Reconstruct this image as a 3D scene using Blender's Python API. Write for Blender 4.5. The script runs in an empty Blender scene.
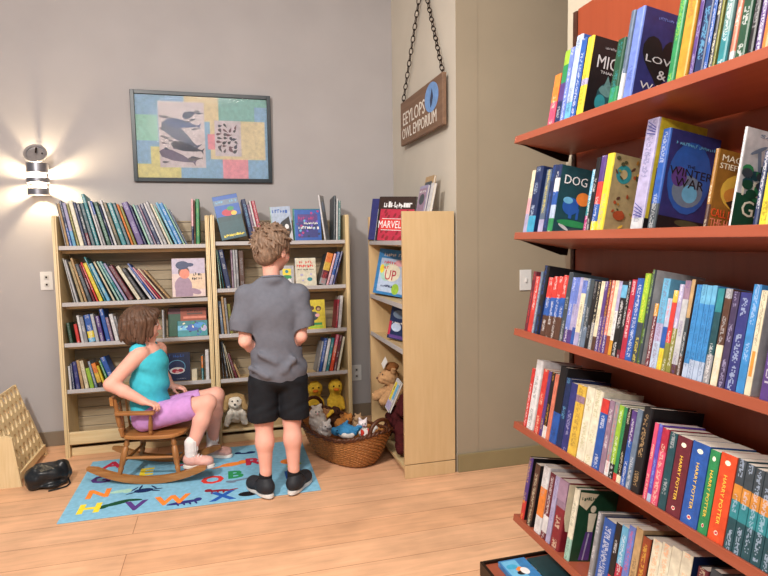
import bpy, bmesh, math, random
import numpy as np
from mathutils import Matrix, Vector, Euler

random.seed(7)
SC = bpy.context.scene
COL = SC.collection
R = math.radians

# ------------------------------------------------------------------ camera
F, YAW, PITCH, ROLL, CAMH = 583.387, 0.269136, 0.0826652, 0.0149495, 1.35
def _camera():
    cy, sy, cp, sp = math.cos(YAW), math.sin(YAW), math.cos(PITCH), math.sin(PITCH)
    fwd = Vector((sy * cp, cy * cp, -sp)); rt = Vector((cy, -sy, 0)); dn = fwd.cross(rt)
    cr, sr = math.cos(ROLL), math.sin(ROLL)
    r2 = cr * rt + sr * dn; d2 = -sr * rt + cr * dn
    cam = bpy.data.cameras.new('camera'); cam.sensor_width = 36; cam.lens = F / 768 * 36
    cam.clip_start = 0.05
    ob = bpy.data.objects.new('camera', cam); COL.objects.link(ob)
    m = Matrix((( r2.x, -d2.x, -fwd.x, 0), (r2.y, -d2.y, -fwd.y, 0), (r2.z, -d2.z, -fwd.z, CAMH), (0, 0, 0, 1)))
    ob.matrix_world = m
    SC.camera = ob
_camera()

# ------------------------------------------------------------------ world, lights, exposure
w = bpy.data.worlds.new('room_ambient'); SC.world = w; w.use_nodes = True
w.node_tree.nodes['Background'].inputs[0].default_value = (0.90, 0.93, 1.0, 1)
w.node_tree.nodes['Background'].inputs[1].default_value = 0.25
def area(name, loc, target, size, power, color):
    l = bpy.data.lights.new(name, 'AREA'); l.shape = 'DISK'; l.size = size; l.energy = power; l.color = color
    o = bpy.data.objects.new(name, l); COL.objects.link(o); o.location = loc
    o.rotation_euler = (Vector(target) - Vector(loc)).to_track_quat('-Z', 'Y').to_euler()
    return o
area('ceiling_lamp_front', (-1.3, 0.6, 2.95), (0.3, 3.2, 0.0), 0.28, 88, (1.0, 0.93, 0.86))
area('ceiling_lamp_middle', (0.1, 1.2, 3.0), (0.3, 2.2, 0.0), 0.8, 40, (1.0, 0.94, 0.87))
area('ceiling_lamp_back', (-0.6, -1.2, 2.95), (0.9, 1.5, 0.9), 0.9, 22, (1.0, 0.96, 0.92))
SC.view_settings.view_transform = 'Standard'
SC.view_settings.look = 'None'
SC.view_settings.gamma = 1.0
SC.view_settings.use_curve_mapping = False
SC.view_settings.exposure = 0.33

# ------------------------------------------------------------------ colours and materials
PAL = dict(hotpink='e0567a', orange='ee8a3c', red='d8403a', navy='1d2f5e', purple='5a3f86', green='2f8f57', lime='9cc63f',
  periwinkle='6f86d6', skyblue='6db6de', paleblue='b9cbe6', royal='2b5cb0', yellow='efd93f', lavender='b3add2', black='1b1a1e',
  darkgreen='1f5038', silver='c4c6ca', greyblue='5b6d86', darkslate='3f4a52', indigo='35397e', mustard='d79a35', olive='8a8a42',
  teal='2f8a94', greyteal='5f8a8a', salmon='e2836a', crimson='b92e48', cyan='3fa6cf', cream='eadfc0', pink='eeb0b8', darkteal='23505a',
  magenta='b0357a', khaki='b5a47a', bronze='a9762c', brown='5b3d30', white='e8e8ea', maroon='6e2836', steel='6f8299', grey='9a9ba0',
  rust='a04a2c', gold='e6bf4c', mauve='9a7f96', tan='c6a476', azure='3f8fd2', darkpurple='463a5c', violet='6a4fc0', ivory='f0ead2',
  vermilion='e8532c', amber='d9923e', darkred='8a2430', mint='a9d6c6', peach='eeb290', darkolive='4c4c34', darkbrown='34221b')
def lin(c):
    if isinstance(c, str):
        h = PAL.get(c, c)
        c = [int(h[i:i + 2], 16) / 255 for i in (0, 2, 4)]
        return tuple(x / 12.92 if x <= .04045 else ((x + .055) / 1.055) ** 2.4 for x in c)
    return tuple(c)

_mats = {}
def mat(name, color, rough=.6, noise=.08, scale=20, bump=0.0, bscale=120, metal=0, spec=.4, stretch=(1, 1, 1), sss=0):
    if name in _mats: return _mats[name]
    m = bpy.data.materials.new(name); m.use_nodes = True; nt = m.node_tree; b = nt.nodes['Principled BSDF']
    c = lin(color)
    tc = nt.nodes.new('ShaderNodeTexCoord'); mp = nt.nodes.new('ShaderNodeMapping'); mp.inputs['Scale'].default_value = stretch
    nt.links.new(tc.outputs['Object'], mp.inputs[0])
    nz = nt.nodes.new('ShaderNodeTexNoise'); nz.inputs['Scale'].default_value = scale; nz.inputs['Detail'].default_value = 4
    nt.links.new(mp.outputs[0], nz.inputs['Vector'])
    rp = nt.nodes.new('ShaderNodeValToRGB'); rp.color_ramp.elements[0].position = .3; rp.color_ramp.elements[1].position = .7
    rp.color_ramp.elements[0].color = tuple(max(0, x * (1 - noise)) for x in c) + (1,)
    rp.color_ramp.elements[1].color = tuple(min(1, x * (1 + noise)) for x in c) + (1,)
    nt.links.new(nz.outputs['Fac'], rp.inputs[0]); nt.links.new(rp.outputs[0], b.inputs['Base Color'])
    b.inputs['Roughness'].default_value = rough; b.inputs['Metallic'].default_value = metal
    b.inputs['Specular IOR Level'].default_value = spec
    if sss:
        b.inputs['Subsurface Weight'].default_value = sss; b.inputs['Subsurface Radius'].default_value = (.012, .005, .003)
    if bump:
        n2 = nt.nodes.new('ShaderNodeTexNoise'); n2.inputs['Scale'].default_value = bscale; n2.inputs['Detail'].default_value = 3
        nt.links.new(mp.outputs[0], n2.inputs['Vector'])
        bp = nt.nodes.new('ShaderNodeBump'); bp.inputs['Strength'].default_value = bump; bp.inputs['Distance'].default_value = .01
        nt.links.new(n2.outputs['Fac'], bp.inputs['Height']); nt.links.new(bp.outputs[0], b.inputs['Normal'])
    _mats[name] = m
    return m

def wood(name, color, dark, rough=.45, axis='z', scale=6, contrast=1.0):
    if name in _mats: return _mats[name]
    m = bpy.data.materials.new(name); m.use_nodes = True; nt = m.node_tree; b = nt.nodes['Principled BSDF']
    tc = nt.nodes.new('ShaderNodeTexCoord'); mp = nt.nodes.new('ShaderNodeMapping')
    s = {'x': (.8, 9, 9), 'y': (9, .8, 9), 'z': (9, 9, .8)}[axis]; mp.inputs['Scale'].default_value = s
    nt.links.new(tc.outputs['Object'], mp.inputs[0])
    nz = nt.nodes.new('ShaderNodeTexNoise'); nz.inputs['Scale'].default_value = scale; nz.inputs['Detail'].default_value = 6
    nz.inputs['Distortion'].default_value = .6
    nt.links.new(mp.outputs[0], nz.inputs['Vector'])
    rp = nt.nodes.new('ShaderNodeValToRGB'); rp.color_ramp.elements[0].position = .5 - .2 / contrast; rp.color_ramp.elements[1].position = .5 + .2 / contrast
    rp.color_ramp.elements[0].color = lin(dark) + (1,); rp.color_ramp.elements[1].color = lin(color) + (1,)
    nt.links.new(nz.outputs['Fac'], rp.inputs[0]); nt.links.new(rp.outputs[0], b.inputs['Base Color'])
    b.inputs['Roughness'].default_value = rough
    _mats[name] = m
    return m

def attr_print(name, marks=False, rough=.42):
    """printed paper: colour zones come from the mesh, 'marks' adds rows of small illegible print on the spine"""
    if name in _mats: return _mats[name]
    m = bpy.data.materials.new(name); m.use_nodes = True; nt = m.node_tree; b = nt.nodes['Principled BSDF']; L = nt.links.new
    a = nt.nodes.new('ShaderNodeAttribute'); a.attribute_name = 'Col'
    tc = nt.nodes.new('ShaderNodeTexCoord')
    nz = nt.nodes.new('ShaderNodeTexNoise'); nz.inputs['Scale'].default_value = 45; nz.inputs['Detail'].default_value = 3
    L(tc.outputs['Object'], nz.inputs['Vector'])
    mr = nt.nodes.new('ShaderNodeMapRange'); mr.inputs[1].default_value = .3; mr.inputs[2].default_value = .7
    mr.inputs[3].default_value = .58 if marks else .80; mr.inputs[4].default_value = .82 if marks else 1.02; L(nz.outputs['Fac'], mr.inputs[0])
    vm = nt.nodes.new('ShaderNodeVectorMath'); vm.operation = 'SCALE'; L(a.outputs['Color'], vm.inputs[0]); L(mr.outputs[0], vm.inputs['Scale'])
    base = vm.outputs[0]
    if marks:
        ink = nt.nodes.new('ShaderNodeAttribute'); ink.attribute_name = 'Ink'
        uv = nt.nodes.new('ShaderNodeUVMap'); uv.uv_map = 'UVMap'
        sp = nt.nodes.new('ShaderNodeSeparateXYZ'); L(uv.outputs[0], sp.inputs[0])
        def M(op, x, y=None):
            n = nt.nodes.new('ShaderNodeMath'); n.operation = op
            for i, v in enumerate((x, y)):
                if v is None: continue
                if isinstance(v, (int, float)): n.inputs[i].default_value = v
                else: L(v, n.inputs[i])
            return n.outputs[0]
        u, v = sp.outputs[0], sp.outputs[1]
        cell = M('FLOOR', M('MULTIPLY', v, 340)); ucell = M('FLOOR', M('MULTIPLY', u, 8)); word = M('FLOOR', M('MULTIPLY', v, 26))
        cmb = nt.nodes.new('ShaderNodeCombineXYZ'); L(cell, cmb.inputs[0]); L(ucell, cmb.inputs[1])
        wn = nt.nodes.new('ShaderNodeTexWhiteNoise'); wn.noise_dimensions = '2D'; L(cmb.outputs[0], wn.inputs['Vector'])
        wn2 = nt.nodes.new('ShaderNodeTexWhiteNoise'); wn2.noise_dimensions = '1D'; L(word, wn2.inputs['W'])
        f = M('MULTIPLY', M('GREATER_THAN', wn.outputs['Value'], .48), M('GREATER_THAN', wn2.outputs['Value'], .40))
        f = M('MULTIPLY', f, M('MULTIPLY', M('GREATER_THAN', u, .26), M('LESS_THAN', u, .74)))
        mx = nt.nodes.new('ShaderNodeMix'); mx.data_type = 'RGBA'; L(M('MULTIPLY', f, .40), mx.inputs[0]); L(base, mx.inputs[6]); L(ink.outputs['Color'], mx.inputs[7])
        base = mx.outputs[2]
    L(base, b.inputs['Base Color']); b.inputs['Roughness'].default_value = rough
    _mats[name] = m
    return m

# ------------------------------------------------------------------ object helpers
def link(o, parent=None):
    COL.objects.link(o)
    if parent is not None: o.parent = parent
    return o
def tag(o, label, cat, group=None):
    o['label'] = label; o['category'] = cat
    if group: o['group'] = group
    n = len(label.replace(',', ' ').split())
    if not 4 <= n <= 16: print('LABEL', n, label)
    return o
def thing(name, label, cat, loc=(0, 0, 0), rotz=0, group=None, matrix=None):
    o = bpy.data.objects.new(name, None); o.empty_display_size = .05; COL.objects.link(o)
    if matrix is not None: o.matrix_world = matrix
    else:
        o.location = loc; o.rotation_euler = (0, 0, rotz)
    return tag(o, label, cat, group)
def mesh_obj(name, verts, faces, m, parent=None, smooth=False, mats=None, midx=None):
    me = bpy.data.meshes.new(name); me.from_pydata([tuple(v) for v in verts], [], [tuple(f) for f in faces])
    for x in (mats or [m]): me.materials.append(x)
    if midx: me.polygons.foreach_set('material_index', midx)
    if smooth: me.polygons.foreach_set('use_smooth', [True] * len(me.polygons))
    me.update()
    return link(bpy.data.objects.new(name, me), parent)
def bm_obj(name, bm, m, parent=None, smooth=False, angle=None):
    me = bpy.data.meshes.new(name); bm.normal_update(); bm.to_mesh(me); bm.free()
    for x in (m if isinstance(m, list) else [m]): me.materials.append(x)
    if smooth or angle: me.polygons.foreach_set('use_smooth', [True] * len(me.polygons))
    if angle: me.set_sharp_from_angle(angle=R(angle))
    return link(bpy.data.objects.new(name, me), parent)
def add_box(bm, x0, x1, y0, y1, z0, z1, bev=0, mtx=None, mi=0):
    r = bmesh.ops.create_cube(bm, size=1)
    vs = r['verts']
    bmesh.ops.scale(bm, vec=(x1 - x0, y1 - y0, z1 - z0), verts=vs)
    bmesh.ops.translate(bm, vec=((x0 + x1) / 2, (y0 + y1) / 2, (z0 + z1) / 2), verts=vs)
    if bev:
        es = list({e for v in vs for e in v.link_edges})
        rb = bmesh.ops.bevel(bm, geom=es, offset=bev, segments=2, profile=.5, affect='EDGES')
        vs = list({v for f in rb['faces'] for v in f.verts} | {v for v in vs if v.is_valid})
    if mtx is not None: bmesh.ops.transform(bm, matrix=mtx, verts=vs)
    if mi:
        for f in {f for v in vs for f in v.link_faces}: f.material_index = mi
    return vs
def box_obj(name, x0, x1, y0, y1, z0, z1, m, parent=None, bev=0.0, mtx=None):
    bm = bmesh.new(); add_box(bm, x0, x1, y0, y1, z0, z1, bev, mtx)
    return bm_obj(name, bm, m, parent)
def prism(bm, pts, y0, y1, axis='y', mi=0):
    """extrude an outline: pts are (a, b) in the plane across the axis"""
    def P(a, b, c):
        return {'y': (a, c, b), 'x': (c, a, b), 'z': (a, b, c)}[axis]
    A = [bm.verts.new(P(a, b, y0)) for a, b in pts]; B = [bm.verts.new(P(a, b, y1)) for a, b in pts]
    n = len(pts); fs = [bm.faces.new(A), bm.faces.new(B[::-1])]
    for i in range(n): fs.append(bm.faces.new((A[i], B[i], B[(i + 1) % n], A[(i + 1) % n])))
    for f in fs: f.material_index = mi
    bmesh.ops.recalc_face_normals(bm, faces=fs)
def tube(bm, pts, rad, seg=10, cap=True, closed=False):
    pts = [Vector(p) for p in pts]; n = len(pts); rings = []
    rad = rad if isinstance(rad, (list, tuple)) else [rad] * n
    up = Vector((0, 0, 1)); prev = None
    for i, p in enumerate(pts):
        a = pts[(i - 1) % n] if (closed or i > 0) else p; b = pts[(i + 1) % n] if (closed or i < n - 1) else p
        t = (b - a).normalized()
        if prev is None:
            s = t.cross(up)
            if s.length < .05: s = t.cross(Vector((1, 0, 0)))
        else: s = prev - t * prev.dot(t)
        s.normalize(); prev = s; u = s.cross(t)
        rings.append([bm.verts.new(p + (s * math.cos(k * 2 * math.pi / seg) + u * math.sin(k * 2 * math.pi / seg)) * rad[i]) for k in range(seg)])
    fs = []
    for i in range(n if closed else n - 1):
        a, b = rings[i], rings[(i + 1) % n]
        for k in range(seg): fs.append(bm.faces.new((a[k], a[(k + 1) % seg], b[(k + 1) % seg], b[k])))
    if cap and not closed:
        fs.append(bm.faces.new(rings[0][::-1])); fs.append(bm.faces.new(rings[-1]))
    bmesh.ops.recalc_face_normals(bm, faces=fs)
def tube_obj(name, pts, rad, m, parent=None, seg=10, closed=False):
    bm = bmesh.new(); tube(bm, pts, rad, seg, closed=closed)
    return bm_obj(name, bm, m, parent, angle=50)

# ------------------------------------------------------------------ smooth solids: blended capsules and ellipsoids -> surface nets
def cap(p0, p1, r0, r1=None, k=.02, flat=None): return ('c', p0, p1, r0, r0 if r1 is None else r1, k)
def ell(c, r, k=.02, rot=None): return ('e', c, r, rot, k)
def cut(c, r, k=.005, rot=None): return ('x', c, r, rot, k)
def solid(prims, res, wobble=None):
    lo = np.array([1e9] * 3); hi = -lo
    for p in prims:
        if p[0] == 'c':
            for q, r in ((p[1], p[3]), (p[2], p[4])):
                lo = np.minimum(lo, np.array(q) - r); hi = np.maximum(hi, np.array(q) + r)
        elif p[0] == 'e':
            r = max(p[2]) if p[3] is not None else np.array(p[2])
            lo = np.minimum(lo, np.array(p[1]) - r); hi = np.maximum(hi, np.array(p[1]) + r)
    pad = res * 4; lo = lo - pad; hi = hi + pad
    n = np.ceil((hi - lo) / res).astype(int) + 1
    BIG = .06
    f = np.full(tuple(n), BIG, np.float32)
    ax = [lo[i] + res * np.arange(n[i]) for i in range(3)]
    for p in prims:
        k = p[-1]; m = k + BIG * .7
        if p[0] == 'c':
            a = np.array(p[1], float); b = np.array(p[2], float); r = max(p[3], p[4])
            l = np.minimum(a, b) - r - m; h = np.maximum(a, b) + r + m
        else:
            r = np.array(p[2], float); a = np.array(p[1], float); rr = r.max() if p[3] is not None else r
            l = a - rr - m; h = a + rr + m
        i0 = np.clip(np.floor((l - lo) / res).astype(int), 0, n - 1); i1 = np.clip(np.ceil((h - lo) / res).astype(int) + 1, 1, n)
        X = ax[0][i0[0]:i1[0], None, None]; Y = ax[1][None, i0[1]:i1[1], None]; Z = ax[2][None, None, i0[2]:i1[2]]
        if p[0] == 'c':
            d = b - a; L2 = max(1e-9, d @ d)
            t = np.clip(((X - a[0]) * d[0] + (Y - a[1]) * d[1] + (Z - a[2]) * d[2]) / L2, 0, 1)
            s = np.sqrt((X - a[0] - t * d[0]) ** 2 + (Y - a[1] - t * d[1]) ** 2 + (Z - a[2] - t * d[2]) ** 2) - (p[3] + (p[4] - p[3]) * t)
        else:
            x, y, z = X - a[0], Y - a[1], Z - a[2]
            if p[3] is not None:
                Mx = np.array(Euler(p[3]).to_matrix().transposed())
                x, y, z = (Mx[0, 0] * x + Mx[0, 1] * y + Mx[0, 2] * z, Mx[1, 0] * x + Mx[1, 1] * y + Mx[1, 2] * z, Mx[2, 0] * x + Mx[2, 1] * y + Mx[2, 2] * z)
            q = np.sqrt((x / r[0]) ** 2 + (y / r[1]) ** 2 + (z / r[2]) ** 2)
            g = np.sqrt((x / r[0] ** 2) ** 2 + (y / r[1] ** 2) ** 2 + (z / r[2] ** 2) ** 2)
            s = q * (q - 1) / np.maximum(g, 1e-6)
        sub = f[i0[0]:i1[0], i0[1]:i1[1], i0[2]:i1[2]]
        if p[0] == 'x':
            s = -s; h = np.clip(.5 - .5 * (sub - s) / k, 0, 1); sub[...] = sub * (1 - h) + s * h + k * h * (1 - h)
        else:
            h = np.clip(.5 + .5 * (sub - s) / k, 0, 1); sub[...] = sub * (1 - h) + s * h - k * h * (1 - h)
    if wobble is not None:
        f += wobble(ax[0][:, None, None], ax[1][None, :, None], ax[2][None, None, :]).astype(np.float32)
    # surface nets
    ins = f < 0
    c = np.zeros(tuple(n - 1), np.int8)
    for dx in (0, 1):
        for dy in (0, 1):
            for dz in (0, 1): c += ins[dx:n[0] - 1 + dx, dy:n[1] - 1 + dy, dz:n[2] - 1 + dz]
    act = np.argwhere((c > 0) & (c < 8)); idx = -np.ones(tuple(n - 1), np.int64); idx[act[:, 0], act[:, 1], act[:, 2]] = np.arange(len(act))
    P = np.zeros((len(act), 3)); W = np.zeros(len(act))
    corners = [(i, j, k) for i in (0, 1) for j in (0, 1) for k in (0, 1)]
    val = {q: f[act[:, 0] + q[0], act[:, 1] + q[1], act[:, 2] + q[2]] for q in corners}
    for q in corners:
        for d in range(3):
            if q[d]: continue
            q2 = list(q); q2[d] = 1; q2 = tuple(q2); v0, v1 = val[q], val[q2]; mk = (v0 < 0) != (v1 < 0)
            t = np.where(mk, v0 / np.where(mk, v0 - v1, 1), 0)
            pt = np.tile(np.array(q, float), (len(act), 1)); pt[:, d] += t
            P += pt * mk[:, None]; W += mk
    V = lo + res * (act + P / W[:, None])
    F_ = []
    for d in range(3):
        e1, e2 = [(1, 2), (2, 0), (0, 1)][d]
        sl0 = [slice(None)] * 3; sl1 = [slice(None)] * 3; sl0[d] = slice(0, -1); sl1[d] = slice(1, None)
        a0 = ins[tuple(sl0)]; a1 = ins[tuple(sl1)]
        for sgn, mk in ((1, a0 & ~a1), (-1, ~a0 & a1)):
            g = np.argwhere(mk); g = g[(g[:, e1] > 0) & (g[:, e2] > 0) & (g[:, e1] < n[e1] - 1) & (g[:, e2] < n[e2] - 1)]
            if not len(g): continue
            def at(o1, o2):
                q = g.copy(); q[:, e1] -= o1; q[:, e2] -= o2; return idx[q[:, 0], q[:, 1], q[:, 2]]
            quad = np.stack([at(1, 1), at(0, 1), at(0, 0), at(1, 0)], 1)
            F_.append(quad if sgn > 0 else quad[:, ::-1])
    return V, np.concatenate(F_)
def solid_obj(name, prims, res, m, parent=None, wobble=None):
    V, Fa = solid(prims, res, wobble)
    return mesh_obj(name, V.tolist(), Fa.tolist(), m, parent, smooth=True)

# ------------------------------------------------------------------ lettering
def text_bm(s, size, align='CENTER', extrude=0.0, spacing=1.0, bold=0.0):
    cu = bpy.data.curves.new('t', 'FONT'); cu.offset = bold; cu.body = s; cu.size = size; cu.align_x = align; cu.align_y = 'CENTER'
    cu.extrude = extrude; cu.space_character = spacing; cu.resolution_u = 2
    o = bpy.data.objects.new('t', cu); COL.objects.link(o)
    me = bpy.data.meshes.new_from_object(o.evaluated_get(bpy.context.evaluated_depsgraph_get()))
    bpy.data.objects.remove(o); bpy.data.curves.remove(cu)
    bm = bmesh.new(); bm.from_mesh(me); bpy.data.meshes.remove(me)
    return bm
def text_obj(name, s, size, m, parent, mtx, extrude=0.0004, fit=None, spacing=1.0):
    bm = text_bm(s, size, extrude=extrude, spacing=spacing)
    if fit:
        xs = [v.co.x for v in bm.verts]; ys = [v.co.y for v in bm.verts]
        w, h = max(xs) - min(xs), max(ys) - min(ys); cx, cy = (max(xs) + min(xs)) / 2, (max(ys) + min(ys)) / 2
        for v in bm.verts: v.co.x = (v.co.x - cx) * fit[0] / w; v.co.y = (v.co.y - cy) * fit[1] / h
    bmesh.ops.transform(bm, matrix=mtx, verts=bm.verts)
    return bm_obj(name, bm, m, parent)
FACE = Matrix.Rotation(R(90), 4, 'X')            # letters lying in xy stand up and face -y
SPINE = Matrix(((0, 0, -1, 0), (0, -1, 0, 0), (-1, 0, 0, 0), (0, 0, 0, 1)))   # reads downwards on a spine facing -x
def T(x, y, z): return Matrix.Translation((x, y, z))

# ================================================================== materials of the place
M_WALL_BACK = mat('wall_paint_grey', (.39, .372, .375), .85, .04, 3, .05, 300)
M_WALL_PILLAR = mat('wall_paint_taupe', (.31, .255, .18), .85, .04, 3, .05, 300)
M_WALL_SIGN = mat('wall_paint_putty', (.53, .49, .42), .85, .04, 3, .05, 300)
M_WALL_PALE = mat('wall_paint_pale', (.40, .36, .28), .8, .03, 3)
M_BASE = mat('baseboard_paint', (.21, .17, .125), .5, .05, 8)
M_BASE_O = mat('baseboard_paint_olive', (.25, .20, .10), .5, .05, 8)
M_CEIL = mat('ceiling_paint', (.7, .68, .65), .9, .03, 3)
M_BIRCH = wood('birch', 'dcc79c', 'ceb688', .42, 'z')
M_BIRCH_X = wood('birch_rail', 'dcc79c', 'ceb688', .45, 'x')
M_BIRCH_PANEL = wood('birch_panel', 'cdb084', 'c4a578', .4, 'z', 5, .7)
M_BIRCH_Y = wood('birch_shelf', 'd2b98c', 'c2a677', .45, 'y')
M_SLAT = wood('slat_back', 'b0a086', '9c8b70', .5, 'x')
M_LIP = mat('shelf_lip_grey', 'b0acac', .4, .04, 10)
M_CHERRY = wood('cherry_laminate', '98503a', '8a432c', .38, 'y', 4, .6)
M_CHERRY_BACK = wood('cherry_back', '924225', '82371c', .42, 'z', 4, .6)
M_METAL_DK = mat('dark_bronze_metal', '2c1f18', .4, .1, 30, metal=.6)
M_PAPER = mat('paper_edges', 'cfc8bd', .8, .08, 300, stretch=(1, 40, 1))
M_CHAIR = wood('oak_chair', 'b07a44', '8f5c2e', .4, 'x', 6)
M_CHAIR_Z = wood('oak_chair_leg', 'a8723e', '80522a', .4, 'z', 6)

def floor_material():
    m = bpy.data.materials.new('floor_planks'); m.use_nodes = True; nt = m.node_tree; b = nt.nodes['Principled BSDF']; L = nt.links.new
    tc = nt.nodes.new('ShaderNodeTexCoord'); mp = nt.nodes.new('ShaderNodeMapping'); mp.inputs['Location'].default_value = (.45, -.064, 0)
    L(tc.outputs['Object'], mp.inputs[0])
    br = nt.nodes.new('ShaderNodeTexBrick'); br.offset = .37; br.offset_frequency = 2
    br.inputs['Scale'].default_value = 1; br.inputs['Brick Width'].default_value = 4.2; br.inputs['Row Height'].default_value = .185
    br.inputs['Mortar Size'].default_value = .0016; br.inputs['Mortar Smooth'].default_value = .3; br.inputs['Bias'].default_value = 0
    br.inputs['Color1'].default_value = lin('d6a884') + (1,); br.inputs['Color2'].default_value = lin('cf9f7a') + (1,); br.inputs['Mortar'].default_value = lin('935f3c') + (1,)
    L(mp.outputs[0], br.inputs[0])
    mp2 = nt.nodes.new('ShaderNodeMapping'); mp2.inputs['Scale'].default_value = (1.0, 9, 1); L(tc.outputs['Object'], mp2.inputs[0])
    nz = nt.nodes.new('ShaderNodeTexNoise'); nz.inputs['Scale'].default_value = 3.0; nz.inputs['Detail'].default_value = 7; nz.inputs['Distortion'].default_value = .8
    L(mp2.outputs[0], nz.inputs['Vector'])
    n2 = nt.nodes.new('ShaderNodeTexNoise'); n2.inputs['Scale'].default_value = 5; n2.inputs['Detail'].default_value = 5; L(tc.outputs['Object'], n2.inputs['Vector'])
    ad = nt.nodes.new('ShaderNodeMath'); ad.operation = 'ADD'; L(nz.outputs['Fac'], ad.inputs[0]); L(n2.outputs['Fac'], ad.inputs[1])
    mr = nt.nodes.new('ShaderNodeMapRange'); mr.inputs[1].default_value = .7; mr.inputs[2].default_value = 1.3; mr.inputs[3].default_value = .83; mr.inputs[4].default_value = 1.17
    L(ad.outputs[0], mr.inputs[0])
    vm = nt.nodes.new('ShaderNodeVectorMath'); vm.operation = 'SCALE'; L(br.outputs['Color'], vm.inputs[0]); L(mr.outputs[0], vm.inputs['Scale'])
    L(vm.outputs[0], b.inputs['Base Color']); b.inputs['Roughness'].default_value = .46; b.inputs['Specular IOR Level'].default_value = .35
    bp = nt.nodes.new('ShaderNodeBump'); bp.inputs['Strength'].default_value = .25; bp.inputs['Distance'].default_value = .002; bp.invert = True
    L(br.outputs['Fac'], bp.inputs['Height']); L(bp.outputs[0], b.inputs['Normal'])
    return m

# ================================================================== the setting
def struct(o):
    o['kind'] = 'structure'; return o
struct(box_obj('floor', -3.6, 3.6, -2.2, 4.45, -.1, 0, floor_material()))
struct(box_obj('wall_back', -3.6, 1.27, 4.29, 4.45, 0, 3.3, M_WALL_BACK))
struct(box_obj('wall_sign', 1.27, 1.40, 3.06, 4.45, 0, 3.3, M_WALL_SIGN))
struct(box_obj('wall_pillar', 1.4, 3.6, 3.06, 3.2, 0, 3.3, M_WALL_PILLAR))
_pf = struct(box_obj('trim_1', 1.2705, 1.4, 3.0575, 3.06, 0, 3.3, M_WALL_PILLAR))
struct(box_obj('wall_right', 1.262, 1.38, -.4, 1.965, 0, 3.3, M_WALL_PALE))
struct(box_obj('ceiling', -3.6, 3.6, -2.2, 4.45, 3.3, 3.4, M_CEIL))
struct(box_obj('baseboard_back', -3.6, 1.27, 4.278, 4.29, 0, .10, M_BASE, bev=.003))
struct(box_obj('baseboard_sign', 1.258, 1.27, 3.06, 4.278, 0, .10, M_BASE, bev=.003))
struct(box_obj('baseboard_pillar', 1.272, 3.6, 3.045, 3.0575, 0, .105, M_BASE_O, bev=.003))

# ================================================================== birch display bookcases
SHELF_TILT = R(6)
def birch_case(label, x0, x1, yf, zs, loc_y_back=4.272):
    """x0..x1 outer width, front at yf, shelf fronts at heights zs"""
    cx = (x0 + x1) / 2
    c = thing('display_bookcase', label, 'bookcase', (cx, yf, 0), 0, 'birch bookcases along the back wall')
    dp = loc_y_back - yf; hw = (x1 - x0) / 2; th = .026
    for s in (-1, 1):
        bm = bmesh.new()
        xa, xb = (-hw, -hw + th) if s < 0 else (hw - th, hw)
        prism(bm, [(0, 0), (dp, 0), (dp, 1.525), (.012, 1.525), (0, 1.51)], xa, xb, 'x')
        bmesh.ops.bevel(bm, geom=[e for e in bm.edges if abs(e.verts[0].co.y) < .02 and abs(e.verts[1].co.y) < .02 and abs(e.verts[0].co.x - e.verts[1].co.x) < 1e-5], offset=.009, segments=3, affect='EDGES')
        bm_obj('side_panel', bm, M_BIRCH, c, angle=40)
    bm = bmesh.new()                                   # slatted back with grooves
    z = .06
    while z < 1.49:
        add_box(bm, -hw + th, hw - th, dp - .010, dp - .001, z, min(z + .062, 1.5), .002); z += .065
    bm_obj('slatted_back', bm, M_SLAT, c)
    iw = hw - th - .0008
    for i, zz in enumerate(zs):
        mt = T(0, .03, zz) @ Matrix.Rotation(-SHELF_TILT, 4, 'X')
        sh = box_obj('shelf', -iw, iw, .004, .215, -.018, 0, M_BIRCH_Y, c, .001, mt)
        box_obj('front_lip', -iw, iw, -.003, .0035, -.022, .003, M_LIP, sh, .001, mt)
        box_obj('support_rail', -iw, iw, .07, .088, -.046, -.0275, M_BIRCH_X, sh, .001, T(0, .03, zz))
    box_obj('bottom_shelf', -iw, iw, .03, dp - .012, .075, .092, M_BIRCH_Y, c, .001)
    box_obj('toe_rail', -iw, iw, .045, .063, .0, .052, M_BIRCH_X, c, .002)
    box_obj('bottom_rail', -iw, iw, .008, .026, .085, .165 if x0 < -.5 else .10, M_BIRCH_X, c, .003)
    return c
Y1, Y2 = 3.99, 3.94
Z1 = [1.337, .984, .728, .432]; Z2 = [1.350, 1.042, .740, .438]
birch_case('left birch bookcase, packed with leaning picture books, behind the seated child', -1.0, -.0765, Y1, Z1)
birch_case('right birch bookcase behind the standing boy, two yellow ducks on its floor', -.0695, .846, Y2, Z2)

def end_case():
    c = thing('display_bookcase', 'birch bookcase turned sideways, blank end panel facing the room', 'bookcase', (.95, 3.05, 0))
    # local: x 0 (open front) .. .30 (back), y 0 (near end) .. .775 (far end)
    for y0, y1, nm in ((0, .024, 'end_panel'), (.753, .777, 'side_panel')):
        bm = bmesh.new(); add_box(bm, 0, .303, y0, y1, .0815 if y0 == 0 else 0, 1.503, .002)
        bm_obj(nm, bm, M_BIRCH_PANEL, c)
    box_obj('kick_panel', 0, .303, 0, .024, 0, .0765, M_BIRCH_PANEL, c, .002)
    box_obj('back_panel', .292, .303, .024, .753, .03, 1.503, M_BIRCH, c)
    box_obj('rear_ledge', .16, .292, .0245, .40, 1.480, 1.498, M_BIRCH_Y, c, .002)
    for zz in (1.34, .985, .731):
        mt = T(0.004, 0, zz) @ Matrix.Rotation(R(7), 4, 'Y')
        sh = box_obj('shelf', .004, .285, .0245, .7525, -.018, 0, M_BIRCH_Y, c, .001, mt)
        box_obj('front_lip', -.002, .0035, .0245, .7525, -.022, .004, M_LIP, sh, .001, mt)
    box_obj('bottom_shelf', .004, .292, .0245, .7525, .04, .058, M_BIRCH_Y, c, .001)
    return c
end_case()

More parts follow.
